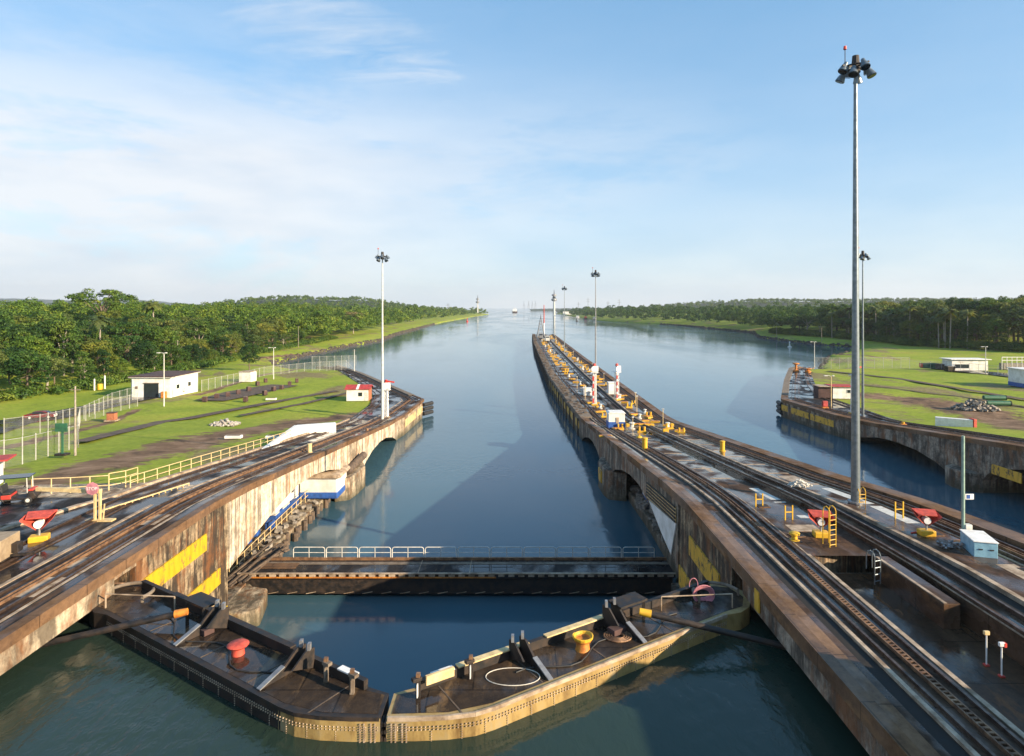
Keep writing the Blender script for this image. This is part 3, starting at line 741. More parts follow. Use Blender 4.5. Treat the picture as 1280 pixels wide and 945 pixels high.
LSH = [(-40, -29), (110, -29), (130, -29.8), (146, -32.8), (168, -41.8), (200, -55.8), (215, -67), (235, -86), (260, -99), (303, -101), (380, -100), (451, -95), (560, -104), (1027, -118), (1700, -112), (2310, -96)]
RSH = [(-40, 66.6), (112, 66.6), (122, 67.6), (142, 69.2), (160, 75.6), (205, 94.6), (212, 99.6), (240, 114), (293, 143), (330, 176), (375, 201), (402, 191), (451, 188), (500, 190), (596, 222), (840, 216), (1155, 152), (1680, 153), (2600, 165)]
LTR = [(100, -116), (135, -112), (150, -107), (200, -107), (240, -112), (284, -118), (411, -122), (580, -126), (1000, -145), (1700, -128), (2250, -108)]
RTR = [(100, 400), (300, 235), (345, 215), (375, 222), (430, 222), (500, 208), (596, 234), (840, 226), (1155, 160), (1680, 159), (2600, 170)]
def hill(s, y):
    """rise of the jungle floor with distance s behind the tree line"""
    return 7.6 * (1 - math.exp(-max(0, s) / 70.))
def land_z(side, x, y):
    sh = interp(LSH if side < 0 else RSH, y); tr = interp(LTR if side < 0 else RTR, y)
    s = (sh - x) if side < 0 else (x - sh)
    b = ramp(y) - .12
    if y > 207:
        k = min(1, (y - 207) / 8)
        bank = -11.2 + 2.9 * min(1, s / 2.6) + 1.6 * min(1, max(0, s - 2.6) / 14.)
        b = b * (1 - k) + bank * k
    st = (tr - x) if side < 0 else (x - tr)
    if side < 0: b += hill(st, y) * min(1, max(.0, (y - 100) / 40))
    else: b += hill(st, y) * .9 * min(1, max(0, (y - 240) / 60))
    if y < 112 and s > 40: b += (-(ramp(y) - ramp(112)) * -.0)
    return b
def terrain(side, name):
    Ysamp = ys(-40, 110, 6) + ys(113, 200, 3)[0:] + ys(203, 300, 3) + ys(306, 600, 7) + ys(620, 2300 if side < 0 else 2600, 28)
    Ssamp = [0, .8, 1.6, 2.6, 3.8, 5, 6.5, 8, 10, 12.5, 15, 18, 22, 26, 30, 35, 40, 46, 52, 60, 70, 80, 90, 105, 120, 140, 165, 200, 250, 320, 420, 600, 900, 1500, 2600, 5000]
    rnd = random.Random(4)
    v = []; f = []
    for y in Ysamp:
        sh = interp(LSH if side < 0 else RSH, y)
        for s in Ssamp:
            x = sh + side * s; z = land_z(side, x, y)
            if y > 207 and s < 12: z += rnd.uniform(-.35, .35); x += rnd.uniform(-.6, .6)
            elif s > 14: z += .12 * math.sin(x * .21 + y * .13) + .1 * math.sin(y * .4 - x * .17)
            v.append((x, y, z))
    n = len(Ssamp)
    for a in range(len(Ysamp) - 1):
        for b in range(n - 1):
            i = a * n + b; f.append((i, i + 1, i + n + 1, i + n))
    me = bpy.data.meshes.new(name); me.from_pydata(v, [], f)
    bm = bmesh.new(); bm.from_mesh(me); bmesh.ops.recalc_face_normals(bm, faces=bm.faces)
    bm.faces.ensure_lookup_table()
    if bm.faces[0].normal.z < 0: bmesh.ops.reverse_faces(bm, faces=bm.faces)
    bm.to_mesh(me); bm.free()
    me.materials.append(MATS['lawn']); me.polygons.foreach_set('use_smooth', [True] * len(me.polygons))
    o = bpy.data.objects.new(name, me); COL.objects.link(o); tag(o, kind='structure'); return o
terrain(-1, 'ground'); terrain(1, 'ground')
# riprap along the banks
def riprap(side, y0, y1, lab):
    rnd = random.Random(9 + side); m = MB(); y = y0
    while y < y1:
        sh = interp(LSH if side < 0 else RSH, y)
        for k in range(2):
            s = rnd.uniform(.9, 2.6); q = rnd.uniform(.4, 1.0) * (1 + y / 1200)
            m.box((sh + side * s, y + rnd.uniform(-.5, .5), -11.2 + 1.1 * s + .1), (q, q * 1.2, q * .8), rnd.random() * 3, rnd.uniform(-.4, .4), rnd.uniform(-.4, .4))
        y += .55 * (1 + y / 500)
    tag(m.build('riprap', 'rock_dark'), lab, 'rocks', kind='stuff')
riprap(-1, 214, 900, 'dark boulders along the green left bank'); riprap(1, 212, 900, 'dark boulders along the right bank')

def surf(name, poly, mat, side=-1, dz=.03, st=2.5):
    """path laid on the ground: poly = list of (xl, xr, y) rows"""
    v = []; f = []; nx = 6
    for (a, b, y) in poly:
        for k in range(nx + 1):
            x = a + (b - a) * k / nx
            v.append((x, y, land_z(side, x, y) + .13 + dz))
    for i in range(len(poly) - 1):
        for k in range(nx): q = i * (nx + 1) + k; f.append((q, q + 1, q + nx + 2, q + nx + 1))
    me = bpy.data.meshes.new(name); me.from_pydata(v, [], f); me.materials.append(MATS[mat])
    o = bpy.data.objects.new(name, me); COL.objects.link(o); tag(o, kind='structure'); return o
def path_rows(pix, wid, side=-1, n=24):
    """pix: list of (px, py, width) pixel centres on land -> rows by y"""
    pts = [(Pr(a, b)) for a, b in pix]; rows = []
    for i in range(len(pts) - 1):
        for k in range(n):
            t_ = k / n; p = pts[i].lerp(pts[i + 1], t_); wd = wid[i] + (wid[i + 1] - wid[i]) * t_
            rows.append((p, wd, (pts[i + 1] - pts[i]).normalized()))
    return rows
def ribbon(name, pix, wid, mat, side=-1, dz=.03, rag=0):
    rows = path_rows(pix, wid); v = []; f = []; rnd = random.Random(2)
    for p, wd, d in rows:
        nrm = Vector((-d.y, d.x, 0)); j0 = rnd.uniform(-rag, rag); j1 = rnd.uniform(-rag, rag)
        for k, jj in ((-1, j0), (0, 0), (1, j1)):
            q = p + nrm * (k * wd / 2 + jj); v.append((q.x, q.y, land_z(side, q.x, q.y) + .17 + dz))
    for i in range(len(rows) - 1):
        for k in (0, 1): q = i * 3 + k; f.append((q, q + 1, q + 4, q + 3))
    me = bpy.data.meshes.new(name); me.from_pydata(v, [], f); me.materials.append(MATS[mat])
    o = bpy.data.objects.new(name, me); COL.objects.link(o); tag(o, kind='structure'); return o
# service road at the far left, dirt track, old rail beds, pipe yard
ribbon('road', [(-60, 548), (0, 530), (80, 517), (160, 501), (240, 486)], [9, 9, 8, 7, 6], 'deck_asphalt')
ribbon('rail_bed', [(98, 553), (200, 528), (330, 505), (425, 488)], [2.2, 2.6, 2.2, 1.8], 'bed_dark', dz=.05, rag=.1)
ribbon('rail_bed', [(300, 520), (380, 505), (440, 490)], [1.6, 1.6, 1.4], 'bed_dark', dz=.07, rag=.1)
ribbon('yard_pad', [(262, 501), (305, 491), (358, 481)], [7, 10, 8], 'bed_dark', dz=.04)
ribbon('rail_bed', [(1035, 464), (1120, 473), (1200, 486), (1300, 503)], [2.2, 2.2, 2.2, 2.2], 'bed_dark', 1, dz=.05)
ribbon('rail_bed', [(1070, 480), (1140, 489), (1200, 496), (1300, 512)], [1.2, 1.2, 1.2, 1.2], 'bed_dark', 1, dz=.07)
ribbon('road', [(1165, 460), (1230, 466), (1330, 476)], [6, 9, 9], 'deck_asphalt', 1, dz=.04)

# ================================================================== LOCK GATES
MX = -4.85
LEAF = [(-20, 30.9), (-8.9, 23.75), (-8.2, 23.4), (-7.2, 23.2), (-6.0, 23.12), (-4.95, 23.12), (-4.95, 24.6), (-5.7, 24.95), (-20.4, 34.35), (-21.2, 34.2), (-21.75, 33.5), (-21.8, 32.6), (-21.4, 31.7), (-20.8, 31.15)]
def gate(s, label):
    g = empty('lock_gate', (0, 0, 0), 0, label, 'lock gate')
    fx = (lambda x: x) if s < 0 else (lambda x: 2 * MX - x)
    T = -1.2
    poly = [(fx(x), y) for x, y in LEAF]
    MB().prism(poly, -12, T).build('leaf_body', 'gate_face' if s > 0 else 'steel_black', g)  # left leaf black: shade on its face is put into the colour
    # strip of ochre colour where sun catches the nose of the blackened left leaf
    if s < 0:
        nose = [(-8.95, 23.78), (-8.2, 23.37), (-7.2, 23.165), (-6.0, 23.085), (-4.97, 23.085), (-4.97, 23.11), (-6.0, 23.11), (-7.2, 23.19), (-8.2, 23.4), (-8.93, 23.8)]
        MB().prism(nose, -12, T - .01).build('sunlit_nose_paint', 'gate_face', g)
    inn = [(fx(x), y) for x, y in [(-19.9, 31.15), (-8.8, 24.0), (-7.2, 23.45), (-5.1, 23.35), (-5.1, 24.5), (-5.8, 24.75), (-20.3, 34.05), (-21.1, 33.9), (-21.5, 32.8), (-21.1, 31.8)]]
    MB().prism(inn, T + .002, T + .012).build('gate_deck', 'gate_deck', g)
    # raised edge angle with rivets
    def along(pts, off, z0, z1, wd, name, mat):
        m = MB()
        for a, b in zip(pts, pts[1:]):
            m.bar((fx(a[0]), a[1], (z0 + z1) / 2), (fx(b[0]), b[1], (z0 + z1) / 2), wd, z1 - z0)
        return m.build(name, mat, g)
    front = [(-20, 30.9), (-8.9, 23.75), (-8.2, 23.4), (-7.2, 23.2), (-6.0, 23.12), (-5.0, 23.12)]
    along(front, 0, T - .10, T + .05, .10, 'edge_angle', 'pale_kerb' if s > 0 else 'steel_black')
    rear = [(-5.9, 24.85), (-20.0, 33.95)]
    along(rear, 0, T, T + .38, .22, 'rear_kerb', 'steel_black')
    sub = [(-9.6, 27.24), (-17.5, 32.34)] if s < 0 else [(-7.3, 25.75), (-10.2, 27.62)]
    along(sub, 0, T + .382, T + .44, .30, 'kerb_cap', 'steel_black' if s < 0 else 'cream_paint')
    if s > 0:
        along([(-11.0, 28.1), (-14.4, 30.3)], 0, T + .382, T + .44, .30, 'kerb_cap', 'cream_paint')
    # rivets
    m = MB()
    for a, b in zip(front, front[1:]):
        A = Vector((fx(a[0]), a[1], 0)); B = Vector((fx(b[0]), b[1], 0)); L = (B - A).length
        nrm = Vector((B - A)).cross(Vector((0, 0, 1))).normalized()
        if nrm.y > 0: nrm = -nrm
        n = int(L / .14)
        for i in range(n):
            for z in (T - .32, T - .42):
                p = A.lerp(B, (i + .5) / n) + nrm * .03 + Vector((0, 0, z)); m.box(p, (.045, .045, .045), .7)
        n = max(1, int(L / 1.1))
        for i in range(n):
            for k in range(10):
                p = A.lerp(B, (i + .5) / n) + nrm * .03 + Vector((0, 0, T - .5 - k * .09)); m.box(p, (.035, .035, .035), .7)
    for xx in (-5.15, -5.3, -5.55, -5.7):
        for k in range(12):
            m.box((fx(xx), 23.06, T - .2 - k * .09), (.05, .05, .05))
    r = m.build('rivets', 'pale_kerb', g); tag(r, kind='stuff')
    # teeth at the mitre post
    m = MB()
    for k in range(4): m.box((fx(-4.9), 23.35, T - .25 - k * .27), (.14, .5, .12))
    m.build('mitre_block', 'steel_black', g)
    u = Vector((fx(-8.9) - fx(-20), 23.75 - 30.9, 0)).normalized()         # along the leaf towards the mitre
    nr = Vector((-u.y, u.x, 0)); nr = nr if nr.y > 0 else -nr               # towards the far side
    O = Vector((fx(-20), 30.9, T + .013))
    def at(a, b, z=0): return O + u * a + nr * b + Vector((0, 0, z))
    # triangular strut brackets
    def bracket(a, hgt, mat='steel_black'):
        br = MB()
        tri = [at(a, .25), at(a, 2.45), at(a, 2.45, hgt), at(a, 2.0, hgt), at(a, 1.35, hgt * .45)]
        br.extrude(tri, u * .10)
        br.extrude([p + u * .55 for p in tri[1:4]] + [tri[4] + u * .55], u * .08)
        b = br.build('strut_bracket', mat, g)
        MB().bar(at(a + .05, .2, .04), at(a + .05, 1.35, hgt * .45 + .03), .22, .05).build('bracket_flange', 'steel_grey', b)
        for k in (0, 1): MB().bar(at(a + .1 + k * .5, 2.2, hgt), at(a + .1 + k * .5, 2.2, hgt + .28), .2, .12).build('bracket_lug', 'steel_grey', b)
        return b
    bracket(5.6 if s < 0 else 5.2, 1.0); bracket(11.6 if s < 0 else 10.4, .85)
    m = MB(); m.bar(at(3.6, 2.2, .95), at(5.3, 2.2, .95), .9, .1); m.bar(at(3.7, 1.9, .0), at(3.7, 1.9, .9), .12); m.bar(at(5.1, 1.9, 0), at(5.1, 1.9, .9), .12)
    m.build('arm_cover', 'steel_black', g)
    MB().box(at(5.6, 1.6, .14), (.9, .5, .26), math.atan2(u.y, u.x)).build('junction_box', 'roof_brown', g, .02)
    # posts near the mitre
    for a in ((13.4, 14.9) if s < 0 else (13.1, 15.4)):
        ps = MB(); ps.bar(at(a, 2.05), at(a, 2.05, .72), .17); ps.bar(at(a - .12, 2.05, .75), at(a + .25, 2.05, .75), .22, .13)
        p_ = ps.build('gate_post', 'wood_grey' if s < 0 else 'steel_black', g, .01)
        MB().bar(at(a, 2.05, .82), at(a, 2.05, .96), .15).build('post_cap', 'rack_steel', p_)
        MB().bar(at(a + .08, 1.94, .12), at(a + .08, 1.94, .62), .15, .04).build('post_plate', 'white_paint' if s > 0 else 'wood_grey', p_)
    along([(-6.35, 25.14), (-7.15, 25.66)], 0, T + .382, T + .44, .30, 'white_board', 'white_paint')
    if s > 0: MB().bar(at(13.9, 2.0, .6), at(15.1, 2.0, .6), .12, .35).build('cream_board', 'cream_paint', g)
    # seams and stains on the deck
    for a in (3.4, 7.5, 10.8, 14.4): MB().bar(at(a, .3, .006), at(a, 2.3, .006), .06, .012).build('deck_seam', 'timber_dark', g)
    # bollard
    bp = at(8.6 if s < 0 else 7.9, 1.35)
    if s < 0: m = MB().lathe(bp, [(.28, 0), (.26, .18), (.25, .26), (.42, .36), (.46, .42), (.38, .48), (.05, .50)])
    else: m = MB().lathe(bp, [(.34, 0), (.31, .06), (.28, .34), (.38, .40), (.40, .46), (.34, .50), (.30, .46)])
    m.build('bollard', 'faded_red' if s < 0 else 'orange_paint', g, smooth=True)
    # quadrant ring at the quoin end
    m = MB(); c = Vector((fx(-20.1), 32.7, T + .02))
    pts = [c + Vector((1.2 * math.cos(t) * (-s) * -1, 1.2 * math.sin(t), .25)) for t in np.linspace(.2, 3.6, 16)]
    m.tube(pts, .09, 8); m.bar(pts[0] - Vector((0, 0, .25)), pts[0], .1); m.bar(pts[-1] - Vector((0, 0, .25)), pts[-1], .1)
    m.build('quoin_ring', 'wood_grey', g)
    m = MB(); m.tube([at(-.8, .3, .7), at(2.4, 2.0, .7)], .03); m.bar(at(-.8, .3), at(-.8, .3, .7), .05); m.bar(at(2.4, 2.0), at(2.4, 2.0, .7), .05)
    m.build('guard_bar', 'pale_kerb', g)
    # operating strut running into the wall recess
    A = at(3.9, 1.2, .55); B = Vector((fx(-24.6), 28.2, -2.0))
    MB().cyl(A, B, .14, .14, 16).build('operating_strut', 'steel_black', g, smooth=True)
    MB().cyl(A + (A - B).normalized() * .55, A, .16, .19, 14).build('strut_end', 'orange_paint' if s < 0 else 'yellow_paint', g, smooth=True)
    return g, at
gl, atl = gate(-1, 'riveted mitre gate leaf, face coloured black for shade, with a red mushroom bollard')
gr, atr = gate(1, 'mitre gate leaf with ochre riveted face and an orange spool bollard')
o = tag(MB().tube([atr(11.6, 1.25) + Vector((math.cos(t) * 1.1, math.sin(t) * .62, .02)) for t in np.linspace(0, 6.28, 30)][:-1], .018, 6, True).build('hose', 'rope_pale'), 'white hose loop lying on the gate deck', 'hose')
m = MB()
for k in range(4): m.tube([atr(5.9, 1.3) + Vector((math.cos(t) * (.62 - k * .11), math.sin(t) * (.5 - k * .09), .04)) for t in np.linspace(0, 6.28, 22)][:-1], .045, 6, True)
tag(m.build('rope_coil', 'rack_steel'), 'rusty coil of cable lying flat on the gate deck', 'cable')
m = MB()
for k in range(8):
    a = random.Random(k).uniform(-.4, .4)
    m.tube([atr(7.9, 1.35) + Vector((math.cos(t) * (.36 + .012 * k), math.sin(t) * (.36 + .01 * k), .50 + .03 * math.sin(2 * t + k) + .012 * k)) for t in np.linspace(0, 6.28, 18)][:-1], .03, 5, True)
tag(m.build('rope', 'yellow_paint'), 'yellow rope heaped over the orange spool bollard', 'rope')
m = MB(); c = Vector((9.6, 32.3, -.85))
for k in range(6):
    m.tube([c + Vector((math.cos(t) * (.55 - .04 * k), .03 * k, math.sin(t) * (.48 - .05 * k))) for t in np.linspace(0, 6.28, 20)][:-1], .03, 5, True)
m.tube([c + Vector((math.cos(a_) * .22 - .5, .1, .45 + math.sin(a_) * .35)) for a_ in np.linspace(-.6, 3.4, 12)], .022)
tag(m.build('hose_reel', 'rope_pink'), 'pink coil of hose hanging in the dark gate recess', 'hose')

# ================================================================== LOW SWING BRIDGE
def swing_bridge():
    y0, y1 = 51.0, 54.6; xa, xb = -22.5, 12.9; T = -7.8
    b = empty('swing_bridge', ((xa + xb) / 2, (y0 + y1) / 2, T), 0, 'low dark bridge with a pale pipe railing crossing the channel', 'bridge')
    L = xb - xa
    MB().box((0, 0, -.12), (L, 3.3, .22)).build('bridge_deck', 'deck_asphalt', b)
    m = MB()
    for yy in (-1.52, 1.52): m.box((0, yy, -.85), (L - .4, .16, 1.25))
    for yy in (-1.52, 1.52):
        for z in (-.30, -1.45): m.box((0, yy, z), (L - 1, .42, .07))
    m.build('girder', 'steel_black', b)
    m = MB(); m.box((0, -1.62, .06), (L, .12, .12)); m.box((0, 1.42, .1), (L, .2, .22)); m.build('kerb_beam', 'rack_steel', b)
    MB().box((0, .7, .0), (L, .5, .03)).build('walk_strip', 'wood_grey', b)
    # slotted curb along the front
    m = MB(); n = 44
    for i in range(n): m.box((-L / 2 + (i + .5) * L / n, -1.72, .0), (L / n * .62, .12, .22))
    m.box((0, -1.72, .15), (L, .2, .06)); m.build('slotted_kerb', 'pale_kerb', b)
    MB().box((-L * .2, -1.75, -.17), (L * .58, .1, .08)).build('orange_pipe', 'orange_paint', b)
    # lower lateral trusses just over the water
    m = MB()
    for i in range(22):
        x = -L / 2 + 1 + i * (L - 2) / 22; m.bar((x, -1.8, -1.45), (x + .8, -1.8, -1.30), .045)
    tag(m.build('lattice', 'pale_kerb', b), kind='stuff')
    # rear railing made of rounded frames
    n = 11; w_ = (L - 4.3) / n
    for i in range(n):
        x0 = -L / 2 + 3.4 + i * w_; x1 = x0 + w_ - .14; yy = 1.42; h = 1.08; r = .18
        pts = [(x0, yy, .2), (x0, yy, h - r), (x0 + r * .3, yy, h - r * .3), (x0 + r, yy, h), (x1 - r, yy, h), (x1 - r * .3, yy, h - r * .3), (x1, yy, h - r), (x1, yy, .2)]
        m = MB().tube(pts, .04, 6); m.tube([(x0, yy, .62), (x1, yy, .62)], .03, 6); m.tube([((x0 + x1) / 2, yy, .2), ((x0 + x1) / 2, yy, h)], .03, 6)
        m.build('railing_panel', 'pale_post', b)
    for x in (-3.2, 1.0):
        MB().box((x, 0, .012), (.06, 2.6, .02)).build('deck_joint', 'pale_kerb', b)
    MB().box((-L / 2 + 2.2, .1, .02), (4.0, 1.1, .03)).build('end_plate', 'coping', b)
swing_bridge()
MB().prism([(-24, 46.6), (-21.5, 46.6), (-21.6, 50.6), (-24, 50.6)], -13, -8.2).build('bridge_seat', 'concrete_shaded', LW, .05)
MB().prism([(12.2, 46.6), (14.5, 46.6), (14.5, 50.6), (12.4, 50.6)], -13, -8.2).build('bridge_seat', 'concrete_shaded', CW, .05)
# abutment clutter left
m = MB(); random.seed(21)
for i in range(16):
    m.bar((-23.4 + random.random() * 2, 49 + random.random() * 1.6, -8.1 + random.random() * .3), (-22.6 + random.random() * 2.4, 54.8 + random.random() * 3, -8.1 + random.random() * .8), .14)
tag(m.build('timber_pile', 'timber_dark'), 'jumbled dark timbers and pipes beside the bridge end', 'timber')

# ================================================================== FLOODLIGHT MASTS
def mast(px, py, H, z0, r0, label, detail=True, rz=0, mat='galv'):
    p = Pz(px, py, z0); g = empty('floodlight_mast', p, rz, label, 'floodlight mast', 'tall floodlight masts on the lock walls')
    MB().cyl((0, 0, 0), (0, 0, H), r0, r0 * .38, 16 if detail else 8).build('pole', mat, g, smooth=True)
    MB().cyl((0, 0, 0), (0, 0, .12), r0 * 1.7, r0 * 1.7, 16).build('base_flange', 'steel_grey', g)
    m = MB(); m.tube([(.75 * math.cos(t), .75 * math.sin(t), H - .5) for t in np.linspace(0, 6.283, 13)][:-1], .06, 6, True)
    for k in range(4):
        t = k * math.pi / 2 + .3; m.bar((0, 0, H - .5), (1.15 * math.cos(t), 1.15 * math.sin(t), H - .5), .1)
    m.cyl((0, 0, H - .9), (0, 0, H + .3), .32, .22, 10)
    m.build('headframe', 'steel_black', g)
    for k in range(8):
        t = k * math.pi / 4 + .15; c = Vector((.85 * math.cos(t), .85 * math.sin(t), H - .5 - .45 * (k % 2))); d = Vector((math.cos(t) * .45, math.sin(t) * .45, -1)).normalized()
        q = MB(); q.cyl(c - d * .3, c - d * .0, .13, .18, 12); q.cyl(c, c + d * .40, .22, .33, 14)
        l_ = q.build('floodlight', 'galv', g, smooth=True)
        MB().cyl(c + d * .43, c + d * .46, .30, .30, 14).build('lens', 'glass_dark', l_)
    m = MB(); m.cyl((-.75, 0, H - .5), (-.75, 0, H + .75), .03, n=6); a = m.build('beacon_rod', 'steel_black', g)
    MB().cyl((-.75, 0, H + .75), (-.75, 0, H + .98), .12, .1, 8).build('beacon', 'red_paint', a)
    return g
mast(1069.5, 628, 31.4, 0, .31, 'tallest floodlight mast, grey steel, standing close on the central wall')
mast(478, 525.5, 29.4, -6, .25, 'slim pale floodlight mast on the left lock wall beside the white signal tower', mat='pale_post')
mast(1078.5, 520, 30.0, -6, .25, 'floodlight mast on the right wall, its pole half hidden behind the closest mast')
mast(744.5, 482, 29.2, -6, .22, 'dark floodlight mast rising directly behind the two red and white towers', mat='steel_grey')
mast(705.5, 442, 29.0, -6, .22, 'thin floodlight mast midway along the long guide wall', False)
mast(692.6, 420.5, 28.0, -6, .28, 'faint floodlight mast near the very tip of the guide wall', False)

# ================================================================== SIGNAL TOWERS (railway style)
def signal_tower(p, H, rz, label, stripes=True, disc=True, arm=True):
    g = empty('signal_tower', p, rz, label, 'signal tower')
    m = MB()
    for sx_ in (-1, 1):
        for sy_ in (-1, 1): m.bar((sx_ * .35, sy_ * .35, 0), (sx_ * .28, sy_ * .28, H - 1.6), .11)
    n = int(H / .9)
    for k in range(n):
        z = k * (H - 1.7) / n; z2 = z + (H - 1.7) / n; a = .35
        for s1 in (-1, 1):
            m.bar((-a, s1 * a, z), (a, s1 * a, z2), .06); m.bar((s1 * a, -a, z2), (s1 * a, a, z), .06)
    m.build('lattice', 'white_paint', g)
    MB().cyl((.0, 0, 0), (.0, 0, H - 1.6), .24, .24, 10).build('core_pipe', 'white_paint', g)
    if stripes:
        for k in range(4):
            z = .4 + k * (H - 2.2) / 4
            MB().box((-.27, -.40, z + .5), (.30, .10, (H - 2.2) / 4 * .62)).build('red_stripe', 'red_paint', g)
    MB().box((0, 0, H - 1.55), (1.5, 1.2, .12)).build('platform', 'white_paint', g)
    if disc:
        MB().cyl((-.1, -.62, H - .85), (-.1, -.42, H - .85), .62, .62, 20).build('signal_disc', 'white_paint', g)
        MB().box((.35, -.1, H - .8), (.8, .8, 1.1)).build('cabinet', 'white_paint', g, .04)
    MB().cyl((0, 0, H - .25), (0, 0, H + .25), .36, .26, 12).build('lamp_housing', 'red_paint', g)
    if arm: MB().bar((0, -.3, H + .05), (1.6, -.45, H - .15), .12, .28).build('signal_arm', 'red_paint', g)
    MB().box((0, 0, .1), (1.3, 1.3, .2)).build('base_block', 'yellow_paint' if stripes else 'pale_kerb', g)
    return g
signal_tower(Pz(743, 506, -6) , 8.2, 0, 'red and white lattice signal tower closer to the left edge of the guide wall', arm=False)
signal_tower(Pz(771, 500, -6) , 7.6, .6, 'red and white signal tower with a side disc beyond the blue based cabin', arm=False)
signal_tower(Pz(482.5, 522, -6), 6.6, 0, 'white signal tower with red arm next to the slim mast', stripes=False)
signal_tower(Pz(1067, 517, -6), 8.8, .5, 'red and white signal tower partly hidden behind the closest mast')

# ================================================================== THINGS ON THE LEFT WALL
def arrow_lamp(p, rz, label, s=1.0):
    g = empty('warning_lamp', p, rz, label, 'warning lamp', 'red hooded lamps on yellow blocks')
    MB().box((0, 0, .17 * s), (.85 * s, .6 * s, .34 * s), .12).build('base_block', 'yellow_paint', g, .05)
    MB().cyl((0, 0, .3 * s), (0, 0, .8 * s), .06 * s, n=10).build('stem', 'steel_grey', g)
    m = MB()
    ring = lambda y, a, b, z0, z1: [(-a, y, z1), (a, y, z1), (b, y, z0), (-b, y, z0)]
    for sgn in (-1, 1):
        m.extrude([(sgn * .12, -.1, .62), (sgn * .72, -.38, 1.22), (sgn * .66, .42, 1.36), (sgn * .10, .3, .76)], (0, 0, .05))
    m.extrude([(-.5, -.30, 1.26), (.5, -.30, 1.26), (.66, .45, 1.42), (-.66, .45, 1.42)], (0, 0, .05))
    m.extrude([(-.12, .28, .66), (.12, .28, .66), (.64, .42, 1.38), (-.64, .42, 1.38)], (0, .04, 0))
    m.v = [(x * s, y * s, z * s) for x, y, z in m.v]
    m.build('hood', 'faded_red', g)
    MB().cyl((0, -.18 * s, .92 * s), (0, .22 * s, .92 * s), .20 * s, .2 * s, 14).build('lamp', 'white_paint', g, smooth=True)
    return g
arrow_lamp(Pr(49, 677), .3, 'red hooded lamp on a yellow block behind the tan trailer', 1.15)
arrow_lamp(Pz(1026, 671, 0), -.25, 'red hooded lamp on a yellow block beside the tall yellow ladder', 1.0)
arrow_lamp(Pz(1158, 669, 0), -.2, 'red hooded lamp on a yellow block nearer the blue equipment box', 1.0)

def wheel(parent, c, r, wd, ax='x'):
    d = Vector((wd / 2, 0, 0)) if ax == 'x' else Vector((0, wd / 2, 0)); c = Vector(c)
    w_ = MB().cyl(c - d, c + d, r, r, 20).build('wheel', 'rubber', parent, .03, True)
    MB().cyl(c - d * 1.08, c + d * 1.08, r * .55, r * .55, 14).build('rim', 'pale_post', w_)
    return w_
tp = Pr(8, 705); g = empty('trailer', tp, .15, 'tan box trailer with a pale hubbed wheel, cut by the left edge', 'trailer')
MB().box((-1.3, 0, .95), (3.0, 1.7, 1.1)).build('body', 'tan_paint', g, .04)
MB().box((-1.3, 0, .36), (2.9, 1.4, .12)).build('chassis', 'steel_black', g)
MB().bar((.2, 0, .45), (1.3, .1, .5), .12).build('drawbar', 'steel_black', g)
wheel(g, (-.45, -.98, .34), .36, .22, 'y'); wheel(g, (-.45, .98, .34), .36, .22, 'y')
MB().box((.35, .3, .8), (.35, .5, .5)).build('toolbox', 'steel_black', g, .03)

def golf_cart(p, rz):
    g = empty('golf_cart', p, rz, 'red golf cart with black seats and a dark canopy', 'golf cart')
    m = MB(); m.extrude([(-1.25, -.6, .28), (1.2, -.6, .28), (1.35, -.6, .5), (1.15, -.6, .82), (.85, -.6, .86), (.72, -.6, .42), (-.1, -.6, .42), (-.2, -.6, .72), (-1.2, -.6, .75)], (0, 1.2, 0))
    m.build('body', 'steel_black', g, .05)
    MB().box((.95, 0, .9), (.35, 1.0, .1)).build('bonnet', 'red_paint', g, .04); MB().box((-.45, 0, .55), (.6, 1.24, .3)).build('side_panel', 'red_paint', g, .04)
    MB().box((-.45, 0, .80), (.5, 1.1, .16)).build('seat', 'rubber', g, .05); MB().box((-.75, 0, 1.1), (.12, 1.1, .5), 0, -.15).build('backrest', 'rubber', g, .05)
    MB().box((-.1, 0, 1.86), (2.1, 1.25, .07)).build('canopy', 'glass_dark', g, .03)
    for x in (-.95, .8):
        for y in (-.55, .55): MB().bar((x, y, .75), (x * .95, y, 1.85), .045).build('canopy_post', 'pale_post', g)
    MB().bar((.85, 0, .8), (.45, 0, 1.1), .04).build('steering_column', 'steel_black', g)
    MB().tube([(.44 + .08 * math.sin(t), .2 + .17 * math.cos(t), 1.12 + .12 * math.sin(t)) for t in np.linspace(0, 6.28, 12)][:-1], .018, 5, True).build('steering_wheel', 'rubber', g)
    for x in (-.8, .85):
        for y in (-.58, .58): wheel(g, (x, y, .24), .24, .18, 'y')
golf_cart(Pr(21, 628), .35)

